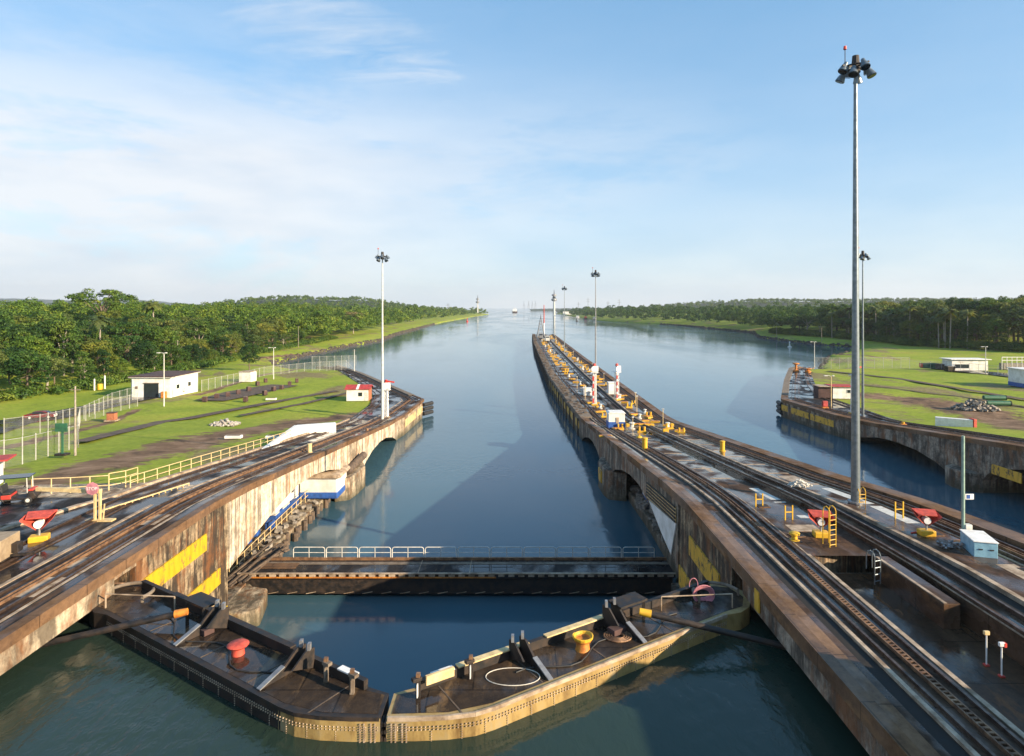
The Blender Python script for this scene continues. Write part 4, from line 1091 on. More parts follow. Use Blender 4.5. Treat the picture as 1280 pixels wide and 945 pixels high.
def gantry():
    a = Pr(122, 651); T = 1.95
    g = empty('barrier_gantry', a, 0, 'cream pipe gantry post with a long horizontal arm and pink sign', 'gantry')
    m = MB()
    for dx in (-.16, .16): m.bar((dx, 0, 0), (dx, 0, T), .13)
    m.build('post', 'cream_paint', g)
    MB().box((.2, 0, .05), (1.7, .5, .10)).build('foot', 'cream_paint', g)
    b = Pr(40, 622) - a; b.z = T - .12
    MB().bar((.2, 0, T - .02), (-4.3, .5, T - .02), .26, .24).build('arm', 'cream_paint', g)
    s = empty('sign', (0, 0, 0)); COL.objects.unlink(s); bpy.data.objects.remove(s)
    q = MB(); q.cyl((-.2, -.26, T + .2), (-.2, -.2, T + .2), .42, .42, 8); q.build('stop_sign', 'rope_pink', g)
    cu = bpy.data.curves.new('lettering', 'FONT'); cu.body = 'STOP'; cu.size = .30; cu.align_x = 'CENTER'; cu.align_y = 'CENTER'; cu.extrude = .004
    o = bpy.data.objects.new('lettering', cu); COL.objects.link(o); o.rotation_euler = (R(90), 0, 0); o.location = (-.2, -.275, T + .2)
    dg = bpy.context.evaluated_depsgraph_get(); me = bpy.data.meshes.new_from_object(o.evaluated_get(dg)); me.materials.clear(); me.materials.append(MATS['white_paint'])
    o2 = bpy.data.objects.new('lettering', me); COL.objects.link(o2); o2.rotation_euler = o.rotation_euler; o2.location = o.location; o2.parent = g
    bpy.data.objects.remove(o)
    o2.name = 'lettering'
    MB().bar((.35, 0, 0), (.45, 0, 1.1), .06).build('lever', 'cream_paint', g)
gantry()

o = empty('cable_tray', Pr(128, 643), 0, 'low cream cable tray on short pegs along the left wall road', 'cable tray')
a_ = Vector((0, 0, .28)); e_ = Pr(236, 607) - Pr(128, 643) + Vector((0, 0, .2))
MB().bar(a_, e_, .12, .07).build('tray', 'cream_paint', o)
for k in range(14):
    q = a_.lerp(e_, k / 13.); MB().bar(q - Vector((0, 0, .26)), q, .06).build('peg', 'cream_paint', o)
o = empty('hydraulic_pipework', (-22.4, 34.2, -1.0), 0, 'tangled rusty pipework in the gate recess of the sunlit wall', 'pipework')
rr_ = random.Random(6)
for k in range(9):
    z0 = -.1 - k * .13; y0 = rr_.uniform(-.6, .2)
    MB().tube([(-.5 + rr_.random() * .6, y0, z0), (.55, y0 + .2, z0 - .1), (.95, y0 + rr_.uniform(.2, .9), z0 - .25), (1.1, y0 + .8, z0 - .6)], rr_.uniform(.03, .07), 6).build('pipe', ('rack_steel', 'steel_black', 'rail_steel')[k % 3], o)
MB().box((.4, .1, -.9), (1.0, 1.0, .5), .3).build('valve_block', 'rack_steel', o, .05)
for i_, (dx, at_, lab) in enumerate(((0, atl, 'thin black hose snaking across the left gate deck'), (1, atr, 'thin black hose snaking across the right gate deck'))):
    pts = [at_(2.0 + k * .55, 1.0 + .45 * math.sin(k * .8 + i_), .03) for k in range(18)]
    tag(MB().tube(pts, .03, 6).build('hose', 'rubber'), lab, 'hose')
def pipe_fence(name, pts, h, label, cat, mat='cream_paint', r=.035, rails=(.5, 1.0), step=2.0, group=None):
    """handrail with posts following ground points"""
    o0 = Vector(pts[0]); g = empty(name, o0, 0, label, cat, group)
    P_ = []
    for a, b in zip(pts, pts[1:]):
        n = max(1, int(round((Vector(b) - Vector(a)).length / step)))
        for k in range(n): P_.append(Vector(a).lerp(Vector(b), k / n))
    P_.append(Vector(pts[-1]))
    for q in rails:
        m = MB()
        for a, b in zip(P_, P_[1:]): m.cyl(a - o0 + Vector((0, 0, h * q)), b - o0 + Vector((0, 0, h * q)), r, n=6)
        m.build('rail', mat, g)
    for p in P_[:95]: MB().cyl(p - o0, p - o0 + Vector((0, 0, h)), r * 1.2, n=6).build('post', mat, g)
    return g
pipe_fence('handrail', [(-29.9 , y, ramp(y) + .05) for y in (49, 60, 72, 84)], 1.0, 'cream pipe handrail along the inner edge of the left wall', 'handrail', r=.033)
pipe_fence('gate_barrier', [Pr(40, 618), Pr(88, 616), Pr(136, 613)], 1.15, 'cream tubular gate across the service road near the golf cart', 'barrier', r=.036, rails=(.35, 1.0), step=1.1)
pipe_fence('handrail', [Pr(136, 613), Pr(157, 609), Pr(172, 604)], 1.3, 'short cream handrail joining the tubular gate to the wall', 'handrail', r=.033, rails=(.3, .65, 1.0), step=1.2)

def chain_fence(name, pts, h, label, step=3.0, mat='fence_post'):
    o0 = Vector(pts[0]); g = empty(name, o0, 0, label, 'chain link fence')
    P_ = []
    for a, b in zip(pts, pts[1:]):
        n = max(1, int(round((Vector(b) - Vector(a)).length / step)))
        for k in range(n): P_.append(Vector(a).lerp(Vector(b), k / n))
    P_.append(Vector(pts[-1]))
    sd_ = -1 if pts[0].x < 0 else 1
    P_ = [Vector((p.x, p.y, land_z(sd_, p.x, p.y) + .1)) for p in P_]
    for p in P_: MB().cyl(p - o0, p - o0 + Vector((0, 0, h + .15)), .055, n=6).build('post', mat, g)
    m = MB(); t_ = MB()
    for a, b in zip(P_, P_[1:]):
        a = a - o0; b = b - o0; n_ = (b - a).cross(Vector((0, 0, 1))).normalized() * .01
        m.add([a, b, b + Vector((0, 0, h)), a + Vector((0, 0, h))], [(0, 1, 2, 3)])
        t_.cyl(a + Vector((0, 0, h)), b + Vector((0, 0, h)), .03, n=5)
    m.build('wire_mesh', 'chain_link', g); t_.build('top_rail', mat, g)
    return g
G = lambda px, py: Pr(px, py)
chain_fence('security_fence', [G(5, 548), G(50, 541), G(95, 529), G(140, 516), G(172, 508)], 2.6, 'chain link fence running beside the dark road towards the white storehouse')
chain_fence('security_fence', [G(-20, 590), G(28, 580), G(60, 570), G(98, 559)], 2.6, 'chain link fence nearest the golf cart')
chain_fence('security_fence', [G(98, 559), G(97, 545), G(100, 528)], 2.4, 'short return of chain link fence beside the weathered pole')
chain_fence('security_fence', [G(105, 524), G(140, 506), G(176, 495)], 2.4, 'chain link fence close to the yellow tanks')
chain_fence('security_fence', [G(252, 489), G(292, 480), G(330, 470), G(390, 463), G(443, 460)], 2.6, 'long chain link fence behind the pipe yard')
chain_fence('security_fence', [G(390, 464), G(445, 462.5)], 4.6, 'taller fence panels closing the end of the left wing wall', 2.4)
chain_fence('security_fence', [G(1018, 461), G(1060, 461), G(1137, 460)], 3.6, 'tall chain link fence at the water end of the right lawn')
chain_fence('security_fence', [G(1137, 461), G(1190, 462), G(1260, 470)], 2.6, 'low chain link fence passing the open white pavilion')

# lawn buildings
b = Pr(165, 496.5); 
h = empty('storehouse', (-80.7, 139.7, -6.1), 0, 'white concrete storehouse with a flat dark roof and black doorway', 'building')
x, y, z = 8.7, 12.0, 4.9
MB().box((0, y / 2, z / 2 - .2), (x, y, z)).build('wall', 'white_wall', h)
MB().box((0, y / 2, z - .18), (x + 1, y + 1, .22)).build('roof', 'roof_brown', h); MB().box((0, y / 2, z - .35), (x + .9, y + .9, .12)).build('fascia', 'white_paint', h)
MB().box((.1, -.02, 1.6), (3.2, .1, 3.2)).build('door', 'glass_dark', h)
for yy in (3, 8): MB().box((x / 2 + .03, yy, 2.2), (.1, 1.1, .9)).build('window', 'glass_dark', h)
MB().box((3.2, -.6, .8), (.9, .9, 1.4)).build('cabinet', 'orange_paint', h, .05)
MB().box((x / 2 + .35, 5.4, 1.2), (.6, 1.0, .7)).build('air_conditioner', 'pale_post', h, .03); MB().cyl((-x / 2 + .3, -.1, 0), (-x / 2 + .3, -.1, 4.2), .07, n=8).build('downpipe', 'pale_post', h)
MB().box((.1, -.06, 3.3), (3.5, .18, .16)).build('lintel', 'wood_grey', h); MB().box((.1, -.9, .02), (4.2, 1.8, .12)).build('threshold', 'pale_kerb', h)
MB().box((-3.2, -.03, 2.3), (.6, .08, .6)).build('vent', 'wood_grey', h)
hut('white_hut', Pr(310, 476.5), (3.2, 3.0, 2.6), -.1, 'small plain white hut beside the pipe yard', 'hut', over=.15, roof='pale_kerb')
h = empty('signal_cabin', Pr(447, 501), .05, 'white cabin with a red corrugated roof beside the slim mast', 'cabin')
MB().box((0, 1.5, 1.25), (4.6, 3.4, 2.5)).build('wall', 'white_wall', h); MB().box((2.36, 1.5, 1.25), (.14, 3.3, 2.4)).build('end_wall', 'brick', h)
m = MB(); m.extrude([(-2.7, -.5, 2.55), (-2.7, 1.5, 3.3), (-2.7, 3.6, 2.55), (-2.7, 3.6, 2.45), (-2.7, 1.5, 3.15), (-2.7, -.5, 2.45)], (5.5, 0, 0)); m.build('roof', 'roof_red', h)
MB().extrude([(-.25, -.55, 2.57), (-.25, 1.5, 3.36), (-.25, 3.6, 2.57), (-.25, 3.6, 2.5), (-.25, 1.5, 3.28), (-.25, -.55, 2.5)], (.5, 0, 0)).build('roof_strip', 'white_paint', h)
MB().box((.6, -.22, 1.4), (.8, .06, .8)).build('window', 'glass_dark', h)
MB().box((1.9, -.22, .9), (.0 + .7, .06, 1.8)).build('door', 'pale_post', h)
h = hut('control_cabin', Pr(1050, 497), (4.2, 3.2, 2.6), -.1, 'white cabin with dark open bay and red edged roof behind the close mast', 'cabin', roof='roof_red', win=(('f', 1.2, 1.6, .8, .8),), over=.5)
MB().box((-3.6, 0, 1.25), (3.0, 3.0, 2.5)).build('open_bay', 'roof_brown', h); MB().box((-3.6, -.2, 2.62), (3.4, 3.8, .12)).build('bay_roof', 'pale_kerb', h)
# pipe yard blocks
k = 0
for i, (px, py) in enumerate(((256, 502), (271, 498), (285, 496), (298, 493), (311, 489), (331, 494), (342, 489), (352, 487), (307, 502), (362, 482), (371, 478), (332, 478), (322, 482))):
    q = Pr(px, py)
    lab = 'weathered brown concrete block standing in the asphalt pipe yard'
    o = empty('yard_block', q, .2 * i, lab, 'concrete block', 'brown blocks in the pipe yard')
    MB().box((0, 0, .5), (.9, .8, 1.0)).build('block', 'roof_brown', o, .05); MB().box((0, 0, 1.06), (.7, .6, .12)).build('block_cap', 'wood_grey', o, .03)
o = empty('brick_chamber', Pr(140, 526), .1, 'brown brick vent block alone on the lawn', 'vent block')
MB().box((0, 0, .7), (1.3, 1.1, 1.4)).build('block', 'brick', o, .05); MB().box((0, 0, 1.45), (1.5, 1.3, .14)).build('lid', 'roof_brown', o, .03); MB().box((0, 0, .1), (1.9, 1.6, .2)).build('footing', 'pale_kerb', o)
def mound(p, r, h, mat, label, n=60, cat='rubble heap'):
    g = MB(); rnd = random.Random(int(p.x * 10))
    for i in range(n):
        a = rnd.random() * 6.28; d = rnd.random() ** .6 * r; s_ = rnd.uniform(.12, .32) * max(.6, r / 2)
        g.box((math.cos(a) * d, math.sin(a) * d * .7, h * (1 - d / r) * rnd.random() + s_ * .3), (s_, s_ * 1.5, s_ * .7), rnd.random() * 3, rnd.uniform(-.6, .6), rnd.uniform(-.6, .6))
    o = g.build('rubble_heap', mat); o.location = p; tag(o, label, cat)
mound(Pr(281, 531), 2.4, .9, 'rubble', 'pale heap of broken concrete on the lawn near the dirt track', 110)
mound(Pr(1219, 512), 4.2, 2.2, 'rock', 'grey gravel and rubble mound on the right lawn', 160)
mound(Pz(1000, 607, 0), .85, .5, 'rope_pale', 'pale tangled scrap wire heap on the central wall deck', 90, 'scrap heap')
o = empty('access_ramp', Pr(350, 552), 0, 'long white concrete ramp wall joining the lawn to the left wall', 'ramp')
a = Pr(327, 562); b = Pr(368, 543); c = Pr(417, 541); o.location = a
A = Vector((0, 0, 0)); B = b - a; C_ = c - a
m = MB(); m.loft([[A + Vector((0, 0, -.3)), A + Vector((.5, 0, -.3)), A + Vector((.5, 0, .15)), A + Vector((0, 0, .15))], [B + Vector((0, 0, -.3)), B + Vector((.5, 0, -.3)), B + Vector((.5, 0, 1.3)), B + Vector((0, 0, 1.3))]]); m.build('sloping_wall', 'white_paint', o)
MB().box((B + C_) / 2 + Vector((0, 1.0, .45)), ((C_ - B).length, .9, 1.5), math.atan2((C_ - B).y, (C_ - B).x)).build('landing_wall', 'white_paint', o, .05)
o = empty('access_ramp', Pr(1193, 532), 0, 'white concrete parapet beside the right lock wall', 'parapet')
a = Pr(1169, 531); b = Pr(1216, 533); o.location = a
MB().box((b - a) / 2 + Vector((0, 0, .45)), ((b - a).length, .9, 1.5), math.atan2((b - a).y, (b - a).x)).build('parapet', 'white_paint', o, .05)
MB().box((b - a) + Vector((.1, .1, .45)), (.5, 1.1, 1.55)).build('parapet_end', 'faded_red', o, .05)
def pole(px, py, h, label, lamp=True, z=None, mat='pale_post', r=.13, name='street_lamp', rz=0):
    p = Pr(px, py) if z is None else Pz(px, py, z)
    g = empty(name, p, rz, label, 'street lamp' if lamp else 'pole')
    MB().cyl((0, 0, -.2), (0, 0, h), r, r * .6, 10).build('pole', mat, g, smooth=True)
    if lamp:
        m = MB(); m.tube([(0, 0, h - .2), (-.4, 0, h), (-.9, 0, h)], .05); m.tube([(0, 0, h - .2), (.3, 0, h)], .05); m.build('bracket', 'pale_post', g)
        MB().box((-1.1, 0, h - .03), (.7, .35, .16)).build('lamp_head', 'pale_post', g, .04)
        MB().box((.4, 0, h - .03), (.4, .3, .22)).build('lamp_head', 'pale_post', g, .04)
    else: MB().box((0, 0, h - .4), (1.2, .1, .1)).build('crossarm', 'wood_grey', g)
    return g
pole(205, 508, 10.8, 'concrete lamp post in front of the white storehouse')
pole(342, 474, 8.8, 'pale lamp post behind the pipe yard blocks')
pole(222, 463, 9.6, 'bare wooden pole at the jungle edge behind the storehouse', False, mat='palm_bark')
pole(94, 567, 7.4, 'weathered timber pole at the corner of the chain link fence', False, mat='palm_bark')
pole(290, 445, 8, 'thin wooden pole standing before the jungle right of the storehouse', False, mat='palm_bark', z=-6)
pole(373, 434, 11, 'wooden pole on the grassy bank near the bend', False, mat='palm_bark', z=-6.5)
pole(1232, 466, 8.0, 'slim lamp post beside the open white pavilion on the right lawn')
pole(1027, 428, 9.0, 'wooden pole on the far right bank', False, z=-7, mat='palm_bark')
pole(1039, 508, 6.2, 'cream lamp standard on the right wing wall', True, mat='cream_paint', r=.1)
pole(443, 465, 7.0, 'pale post above the fence at the left wing wall end', False, mat='pale_post')
pole(1018, 459, 8.5, 'pale lamp post at the fence end of the right wing wall', True)
# small sign on a post in front of the near fence
o = empty('notice_board', Pr(78, 569), 0, 'green notice board on a dark post inside the fence', 'sign')
MB().bar((0, 0, 0), (0, 0, 2.6), .16).build('post', 'green_paint', o); MB().box((-.05, -.1, 3.0), (1.3, .1, .9)).build('board', 'green_paint', o, .02); MB().box((0, 0, .1), (1.2, .8, .2)).build('footing', 'steel_black', o)
# yellow tanks by the road
for i, (px, py, lab) in enumerate(((118, 488, 'tall white bollard beside the jungle road'), (125, 487, 'yellow drum beside the white bollards'), (131, 486, 'slightly taller white bollard at the jungle road'))):
    o = empty('road_bollard' if i != 1 else 'oil_drum', Pr(px, py), 0, lab, 'bollard' if i != 1 else 'drum')
    if i == 1: MB().lathe((0, 0, 0), [(.6, 0), (.62, .1), (.6, .5), (.62, .6), (.6, 1.3), (.5, 1.4)]).build('drum', 'yellow_paint', o, smooth=True)
    else:
        MB().cyl((0, 0, 0), (0, 0, 2.6 + .25 * i), .16, n=10).build('post', 'white_paint', o); MB().cyl((0, 0, 2.6 + .25 * i), (0, 0, 2.8 + .25 * i), .19, .1, 10).build('cap', 'pale_post', o)
# kerb blocks on lawn
for (px, py, lab) in ((292, 548, 'flat white concrete cover on the lawn near the handrail'), (339, 500, 'flat white slab beside the old rail bed'), (343, 548, 'pale concrete lid beside the access ramp')):
    o = empty('manhole_cover', Pr(px, py), .05, lab, 'manhole'); MB().box((0, 0, .22), (2.1, .9, .36)).build('frame', 'white_wall', o, .04); MB().box((0, 0, .42), (1.7, .6, .05)).build('lid', 'wood_grey', o)

def car(p, rz, paint, label, L=4.5):
    g = empty('parked_car', p, rz, label, 'car')
    prof = [(-.5, .30), (-.505, .62), (-.46, .86), (-.30, .93), (-.20, 1.30), (.08, 1.36), (.20, 1.28), (.30, .93), (.46, .80), (.50, .60), (.495, .30)]
    rings = []
    for (yy, k) in ((-.86, .0), (-.80, 1.0), (.80, 1.0), (.86, .0)):
        rings.append([(x * L, yy * (1 - .12 * max(0, z - .9) / .45) , .30 + (min(z, .9 if k == 0 else 9) - .30)) for x, z in prof])
    MB().loft(rings).build('body', paint, g, .03)
    m = MB()
    for s_ in (-1, 1):
        m.extrude([(-.27 * L, s_ * .80, .95), (-.19 * L, s_ * .76, 1.27), (.07 * L, s_ * .76, 1.31), (.26 * L, s_ * .80, .95)], (0, s_ * .03, 0))
    m.extrude([(-.315 * L, -.68, .95), (-.215 * L, -.62, 1.27), (-.215 * L, .62, 1.27), (-.315 * L, .68, .95)], (-.03, 0, .01))
    m.extrude([(.31 * L, -.68, .95), (.215 * L, -.62, 1.27), (.215 * L, .62, 1.27), (.31 * L, .68, .95)], (.03, 0, .01))
    m.build('windows', 'glass_dark', g)
    for x in (-.31, .32):
        for s_ in (-1, 1): wheel(g, (x * L, s_ * .80, .32), .33, .22, 'y')
    for s_ in (-1, 1): MB().box((.495 * L, s_ * .6, .66), (.08, .3, .14)).build('headlight', 'white_paint', g); MB().box((-.50 * L, s_ * .6, .74), (.08, .28, .14)).build('tail_light', 'red_paint', g)
    MB().box((.5 * L, 0, .42), (.1, 1.5, .2)).build('bumper', 'white_paint', g, .02)
car(Pr(51, 523), .32, 'maroon_paint', 'dark red saloon car parked on the road by the jungle')
# near-left red roof corner
o = empty('guard_booth', Pr(-6, 606), .4, 'red roofed booth cut by the left edge behind the golf cart', 'booth')
MB().box((-.6, 0, 1.0), (1.8, 1.6, 2.0)).build('wall', 'white_wall', o); MB().box((-.6, 0, 2.1), (3.4, 2.2, .14)).build('roof', 'roof_red', o, .02)

# ================================================================== CENTRAL WALL FITTINGS
def bollard(p, h, r, label, mat='yellow_paint', group='yellow bollards on the central wall'):
    g = empty('bollard', p, 0, label, 'bollard', group)
    MB().lathe((0, 0, 0), [(r * 1.35, 0), (r * 1.35, .08), (r, .1), (r, h * .9), (r * 1.15, h * .92), (r * 1.15, h), (r * .9, h + .03)], 16).build('post', mat, g, smooth=True); return g
def Cz(px, py): return Pr(px, py, .02)
bollard(Cz(806, 562), 1.35, .30, 'fat yellow bollard in front of the blue based cabin')
bollard(Cz(903, 564), 1.15, .26, 'single yellow bollard near the second chamber edge')
bollard(Pr(387, 566), 1.0, .24, 'cream bollard on the left wall road', 'cream_paint', None)
bollard(Pr(459, 540), .55, .22, 'small rusty bollard at the edge above the far arch', 'rack_steel', None)
o = empty('mooring_bollard', Pz(993, 676, 0), 0, 'low yellow mushroom mooring bollard on the wet deck', 'mooring bollard')
MB().lathe((0, 0, 0), [(.30, 0), (.30, .06), (.17, .12), (.16, .3), (.30, .38), (.31, .48), (.22, .54)], 18).build('post', 'yellow_paint', o, smooth=True)
MB().box((0, 0, .03), (.7, .7, .06)).build('base_plate', 'steel_black', o)
def hoop(p, rz, h, wd, label, mat='yellow_paint', name='ladder_rail', rungs=0, low=0, round_=False):
    g = empty(name, p, rz, label, 'ladder rail')
    for s_ in (-1, 1):
        if round_:
            pts = [(s_ * wd / 2, 0, -low), (s_ * wd / 2, 0, h - .25), (s_ * wd / 2, .08, h - .08), (s_ * wd / 2, .25, h), (s_ * wd / 2, .42, h - .08), (s_ * wd / 2, .5, h - .3), (s_ * wd / 2, .5, .05)]
            MB().tube(pts, .028, 8).build('stile', mat, g)
        else: MB().bar((s_ * wd / 2, 0, 0), (s_ * wd / 2, 0, h), .07).build('stile', mat, g)
    m = MB()
    if rungs:
        for k in range(rungs): m.cyl((-wd / 2, 0, -low + (h + low - .3) * (k + .5) / rungs), (wd / 2, 0, -low + (h + low - .3) * (k + .5) / rungs), .022, n=6)
    else: m.bar((-wd / 2, 0, h * .55), (wd / 2, 0, h * .55), .06)
    m.build('rungs', mat, g); return g
hoop(Pz(1041, 684, 0), .35, 2.3, .45, 'tall yellow ladder with hooped top next to a red hooded lamp', rungs=7, round_=True)
hoop(Pz(1097, 716, .0), .35, 1.1, .40, 'grey hooped ladder top at the far end of the short beam', 'galv', rungs=4, low=.6, round_=True)
hoop(Pz(1078, 630, 0), .2, 1.1, .5, 'yellow hooped ladder at the foot of the tallest mast', rungs=3, round_=True)
hoop(Pz(949, 633, 0), .1, .9, .5, 'short yellow ladder rail nearest the pale slab on the deck')
hoop(Pz(986, 650, 0), .1, .95, .5, 'short yellow ladder rail just before the left hooded lamp')
hoop(Pz(1124, 648, 0), .1, 1.1, .55, 'short yellow ladder rail between the tall mast and a hooded lamp')
# stay post, sign pole, equipment box
o = empty('sign_pole', Pz(1204, 679, 0), 0, 'green grey pole with a small blue and white sign', 'pole')
MB().cyl((0, 0, 0), (0, 0, 6.3), .09, .08, 12).build('pole', 'sage_paint', o, smooth=True); MB().cyl((.0, .04, 0), (.0, .04, 6.25), .085, .078, 12).build('sleeve', 'galv', o, smooth=True)
MB().box((.32, -.06, 2.75), (.5, .04, .32)).build('sign', 'white_paint', o); MB().box((.25, -.085, 2.75), (.2, .02, .22)).build('sign_symbol', 'blue_paint', o)
MB().box((.25, 0, .95), (.4, .3, .35)).build('switch_box', 'pale_post', o, .03); MB().box((0, 0, .05), (1.0, .6, .1)).build('base_plate', 'orange_paint', o)
o = empty('equipment_box', Pz(1226, 692, 0), -.28, 'light blue steel equipment box with a white lid', 'equipment box')
MB().box((0, .3, .42), (1.15, 1.9, .84)).build('body', 'sky_blue_paint', o, .03); MB().box((0, .3, .87), (1.22, 2.0, .06)).build('lid', 'white_paint', o, .015)
for x in (-.25, .28): MB().box((x, -.66, .45), (.2, .03, .06)).build('handle', 'steel_black', o)
m = MB(); random.seed(8)
for i in range(26): m.box((random.uniform(-.6, .6), random.uniform(-.3, .3), random.uniform(.05, .3)), (.2, .12, .1), random.random() * 3, random.random())
q = m.build('scrap_pile', 'steel_grey'); q.location = Pz(1188, 684, 0); tag(q, 'small pile of scrap fittings at the foot of the sign pole', 'scrap pile')
# white rope-barrier posts at lower right
for i, (px, py, h_, lab) in enumerate(((1233, 832, 1.3, 'white post with a cream box head at the sunken bay'), (1252, 846, 1.25, 'white post with a striped head closest to the picture corner'))):
    o = empty('marker_post', Pz(px, py, -.93), 0, lab, 'marker post')
    MB().cyl((0, 0, 0), (0, 0, h_), .03, n=8).build('post', 'white_paint', o); MB().box((0, 0, h_ + .05), (.22, .12, .16)).build('head', 'cream_paint' if i == 0 else 'white_paint', o, .02)
    MB().box((0, 0, .03), (.18, .18, .06)).build('foot', 'red_paint', o)
    if i: MB().box((.12, 0, h_ + .03), (.1, .14, .16)).build('red_band', 'red_paint', o)
o = tag(MB().cyl((0, 0, 0), (.5, .1, .02), .05, n=8).build('dropped_flag', 'red_paint'), 'red rag lying on the deck beside a track', 'rag'); o.location = Pz(1139, 666, .03)
# cabin with the blue base
h = empty('kiosk_cabin', Pr(771, 536), 0, 'white cabin with a bright blue base on the guide wall', 'cabin')
MB().box((0, 1.1, 1.35), (2.5, 2.2, 2.0)).build('wall', 'white_wall', h, .03); MB().box((0, 1.1, .5), (2.6, 2.3, 1.1)).build('base_stripe', 'blue_paint', h, .02)
m = MB(); m.extrude([(-1.4, -.1, 2.34), (1.4, -.1, 2.34), (1.1, -.1, 2.55), (-1.1, -.1, 2.55)], (0, 2.4, 0)); m.build('roof', 'white_paint', h)
MB().box((.1, -.06, 1.3), (.4, .06, .9)).build('door', 'pale_kerb', h)
hut('white_hut', Pz(766, 492, -6), (2.2, 2.2, 2.5), 0, 'white hut just left of the farther striped tower', 'hut', over=.1)
hut('white_hut', Pz(734, 494, -6), (1.8, 1.6, 1.6), 0, 'low white cabinet left of the closer striped tower', 'cabinet', over=.08, rh=.1)
# clutter in view along the guide wall: hatch covers, capstans, small cabinets
random.seed(17)
def cleat(name, p, rz):
    g = empty(name, p, rz, 'yellow double post mooring bitt on the guide wall', 'mooring bitt', 'yellow mooring bitts along the guide wall')
    MB().box((0, 0, .1), (1.1, .5, .2)).build('base_plate', 'yellow_paint', g)
    for s_ in (-1, 1): MB().cyl((s_ * .32, 0, .2), (s_ * .32, 0, .75), .13, .15, 10).build('post', 'yellow_paint', g)
    return g
def hatch(p, rz):
    g = empty('hatch_cover', p, rz, 'flat yellow steel hatch cover on the guide wall', 'hatch cover', 'yellow hatch covers along the guide wall')
    MB().box((0, 0, .12), (1.5, 1.0, .2)).build('frame', 'yellow_paint', g); MB().box((0, 0, .23), (1.2, .75, .05)).build('lid', 'orange_paint', g); return g
def capstan(p, rz):
    g = empty('capstan', p, rz, 'weathered grey capstan winch on the guide wall', 'capstan', 'capstans along the guide wall')
    MB().lathe((0, 0, 0), [(.5, 0), (.5, .15), (.3, .25), (.25, .6), (.42, .8), (.3, .9)], 12).build('drum', 'pale_post', g, smooth=True); MB().box((.6, 0, .2), (.6, .5, .4)).build('motor', 'wood_grey', g); return g
def lampette(p, rz):
    g = empty('walkway_lamp', p, rz, 'short cream walkway lamp on the guide wall', 'walkway lamp', 'walkway lamps along the guide wall')
    MB().cyl((0, 0, 0), (0, 0, 2.6), .05, n=6).build('post', 'cream_paint', g); MB().box((0, 0, 2.65), (.4, .25, .14)).build('lamp_head', 'pale_post', g); return g
protos = [cleat('mooring_bitt', (16.6, 100, ramp(100) + .02), .2), hatch((15.5, 96, ramp(96) + .02), .1), capstan((23.5, 98, ramp(98) + .02), .3), lampette((24.2, 128, -6), 0)]
spots = []
yv = 92
while yv < 455:
    for lane in (5.9, 13.6):
        for _ in range(2):
            spots.append((S(lane + random.uniform(-1.0, 1.9))(yv), yv + random.uniform(-1.4, 1.4)))
    yv += 3.4 + yv * .02
for i, (x, y) in enumerate(spots):
    k = random.choice((0, 0, 1, 1, 1, 2)) if i % 11 else 3
    o = copy_tree(protos[k]); o.location = (x, y, ramp(y) + .02); o.rotation_euler.z = random.uniform(-.3, .3)
    sc_ = random.uniform(.8, 1.25); o.scale = (sc_,) * 3
# hand-placed yellow frames near the cabin
for (px, py, d, rz, lab) in ((757, 546, (1.8, .8, .2), .0, 'flat orange hatch just before the blue based cabin'), (800, 533, (4.4, .7, .45), -.05, 'long yellow steel frame right of the blue based cabin'),
                             (808, 522, (1.0, 2.6, .3), .4, 'slanted yellow hatch right of the cabin'), (832, 541, (.8, .5, .6), 0, 'yellow valve housing right of the long frame'), (793, 519, (1.8, 1.2, .3), .2, 'square yellow hatch behind the long frame')):
    o = empty('steel_hatch', Pr(px, py, .02), rz, lab, 'hatch'); MB().box((0, 0, d[2] / 2), d).build('frame', 'yellow_paint', o, .03); MB().box((0, 0, d[2] + .02), (d[0] * .8, d[1] * .6, .05)).build('lid', 'orange_paint', o)
o = empty('marker_post', Cz(799, 547), 0, 'thin orange marker rod on a yellow foot', 'marker post'); MB().lathe((0, 0, 0), [(.45, 0), (.3, .2), (.08, .3)], 12).build('foot', 'yellow_paint', o); MB().cyl((0, 0, .2), (0, 0, 2.0), .04, n=6).build('rod', 'orange_paint', o)
# beacon at the far tip
p = Pz(676, 421, -6); o = empty('navigation_beacon', p, 0, 'dark lattice beacon at the tip of the guide wall', 'beacon')
m = MB()
for s1 in (-1, 1):
    for s2 in (-1, 1): m.bar((s1 * 2.6, s2 * 2.6, 0), (s1 * .4, s2 * .4, 12), .35)
for z in (2, 4, 6, 8, 10): a = 2.6 - z * .18; m.bar((-a, -a, z), (a, -a, z + 1.6), .25); m.bar((a, -a, z), (-a, -a, z + 1.6), .25); m.bar((-a, a, z), (-a, -a, z + 1.6), .25); m.box((0, 0, z), (2 * a, 2 * a, .15))
m.build('lattice', 'steel_grey', o); MB().cyl((0, 0, 12), (0, 0, 15.5), .35, .1, 8).build('lamp', 'steel_black', o)
o = empty('range_marker', Pz(680, 419.5, -6), 0, 'tall thin red and white marker at the wall tip', 'marker'); MB().cyl((0, 0, 0), (0, 0, 9), .5, n=8).build('post', 'white_paint', o); MB().cyl((0, 0, 9), (0, 0, 22), .45, .25, 8).build('mast', 'faded_red', o)
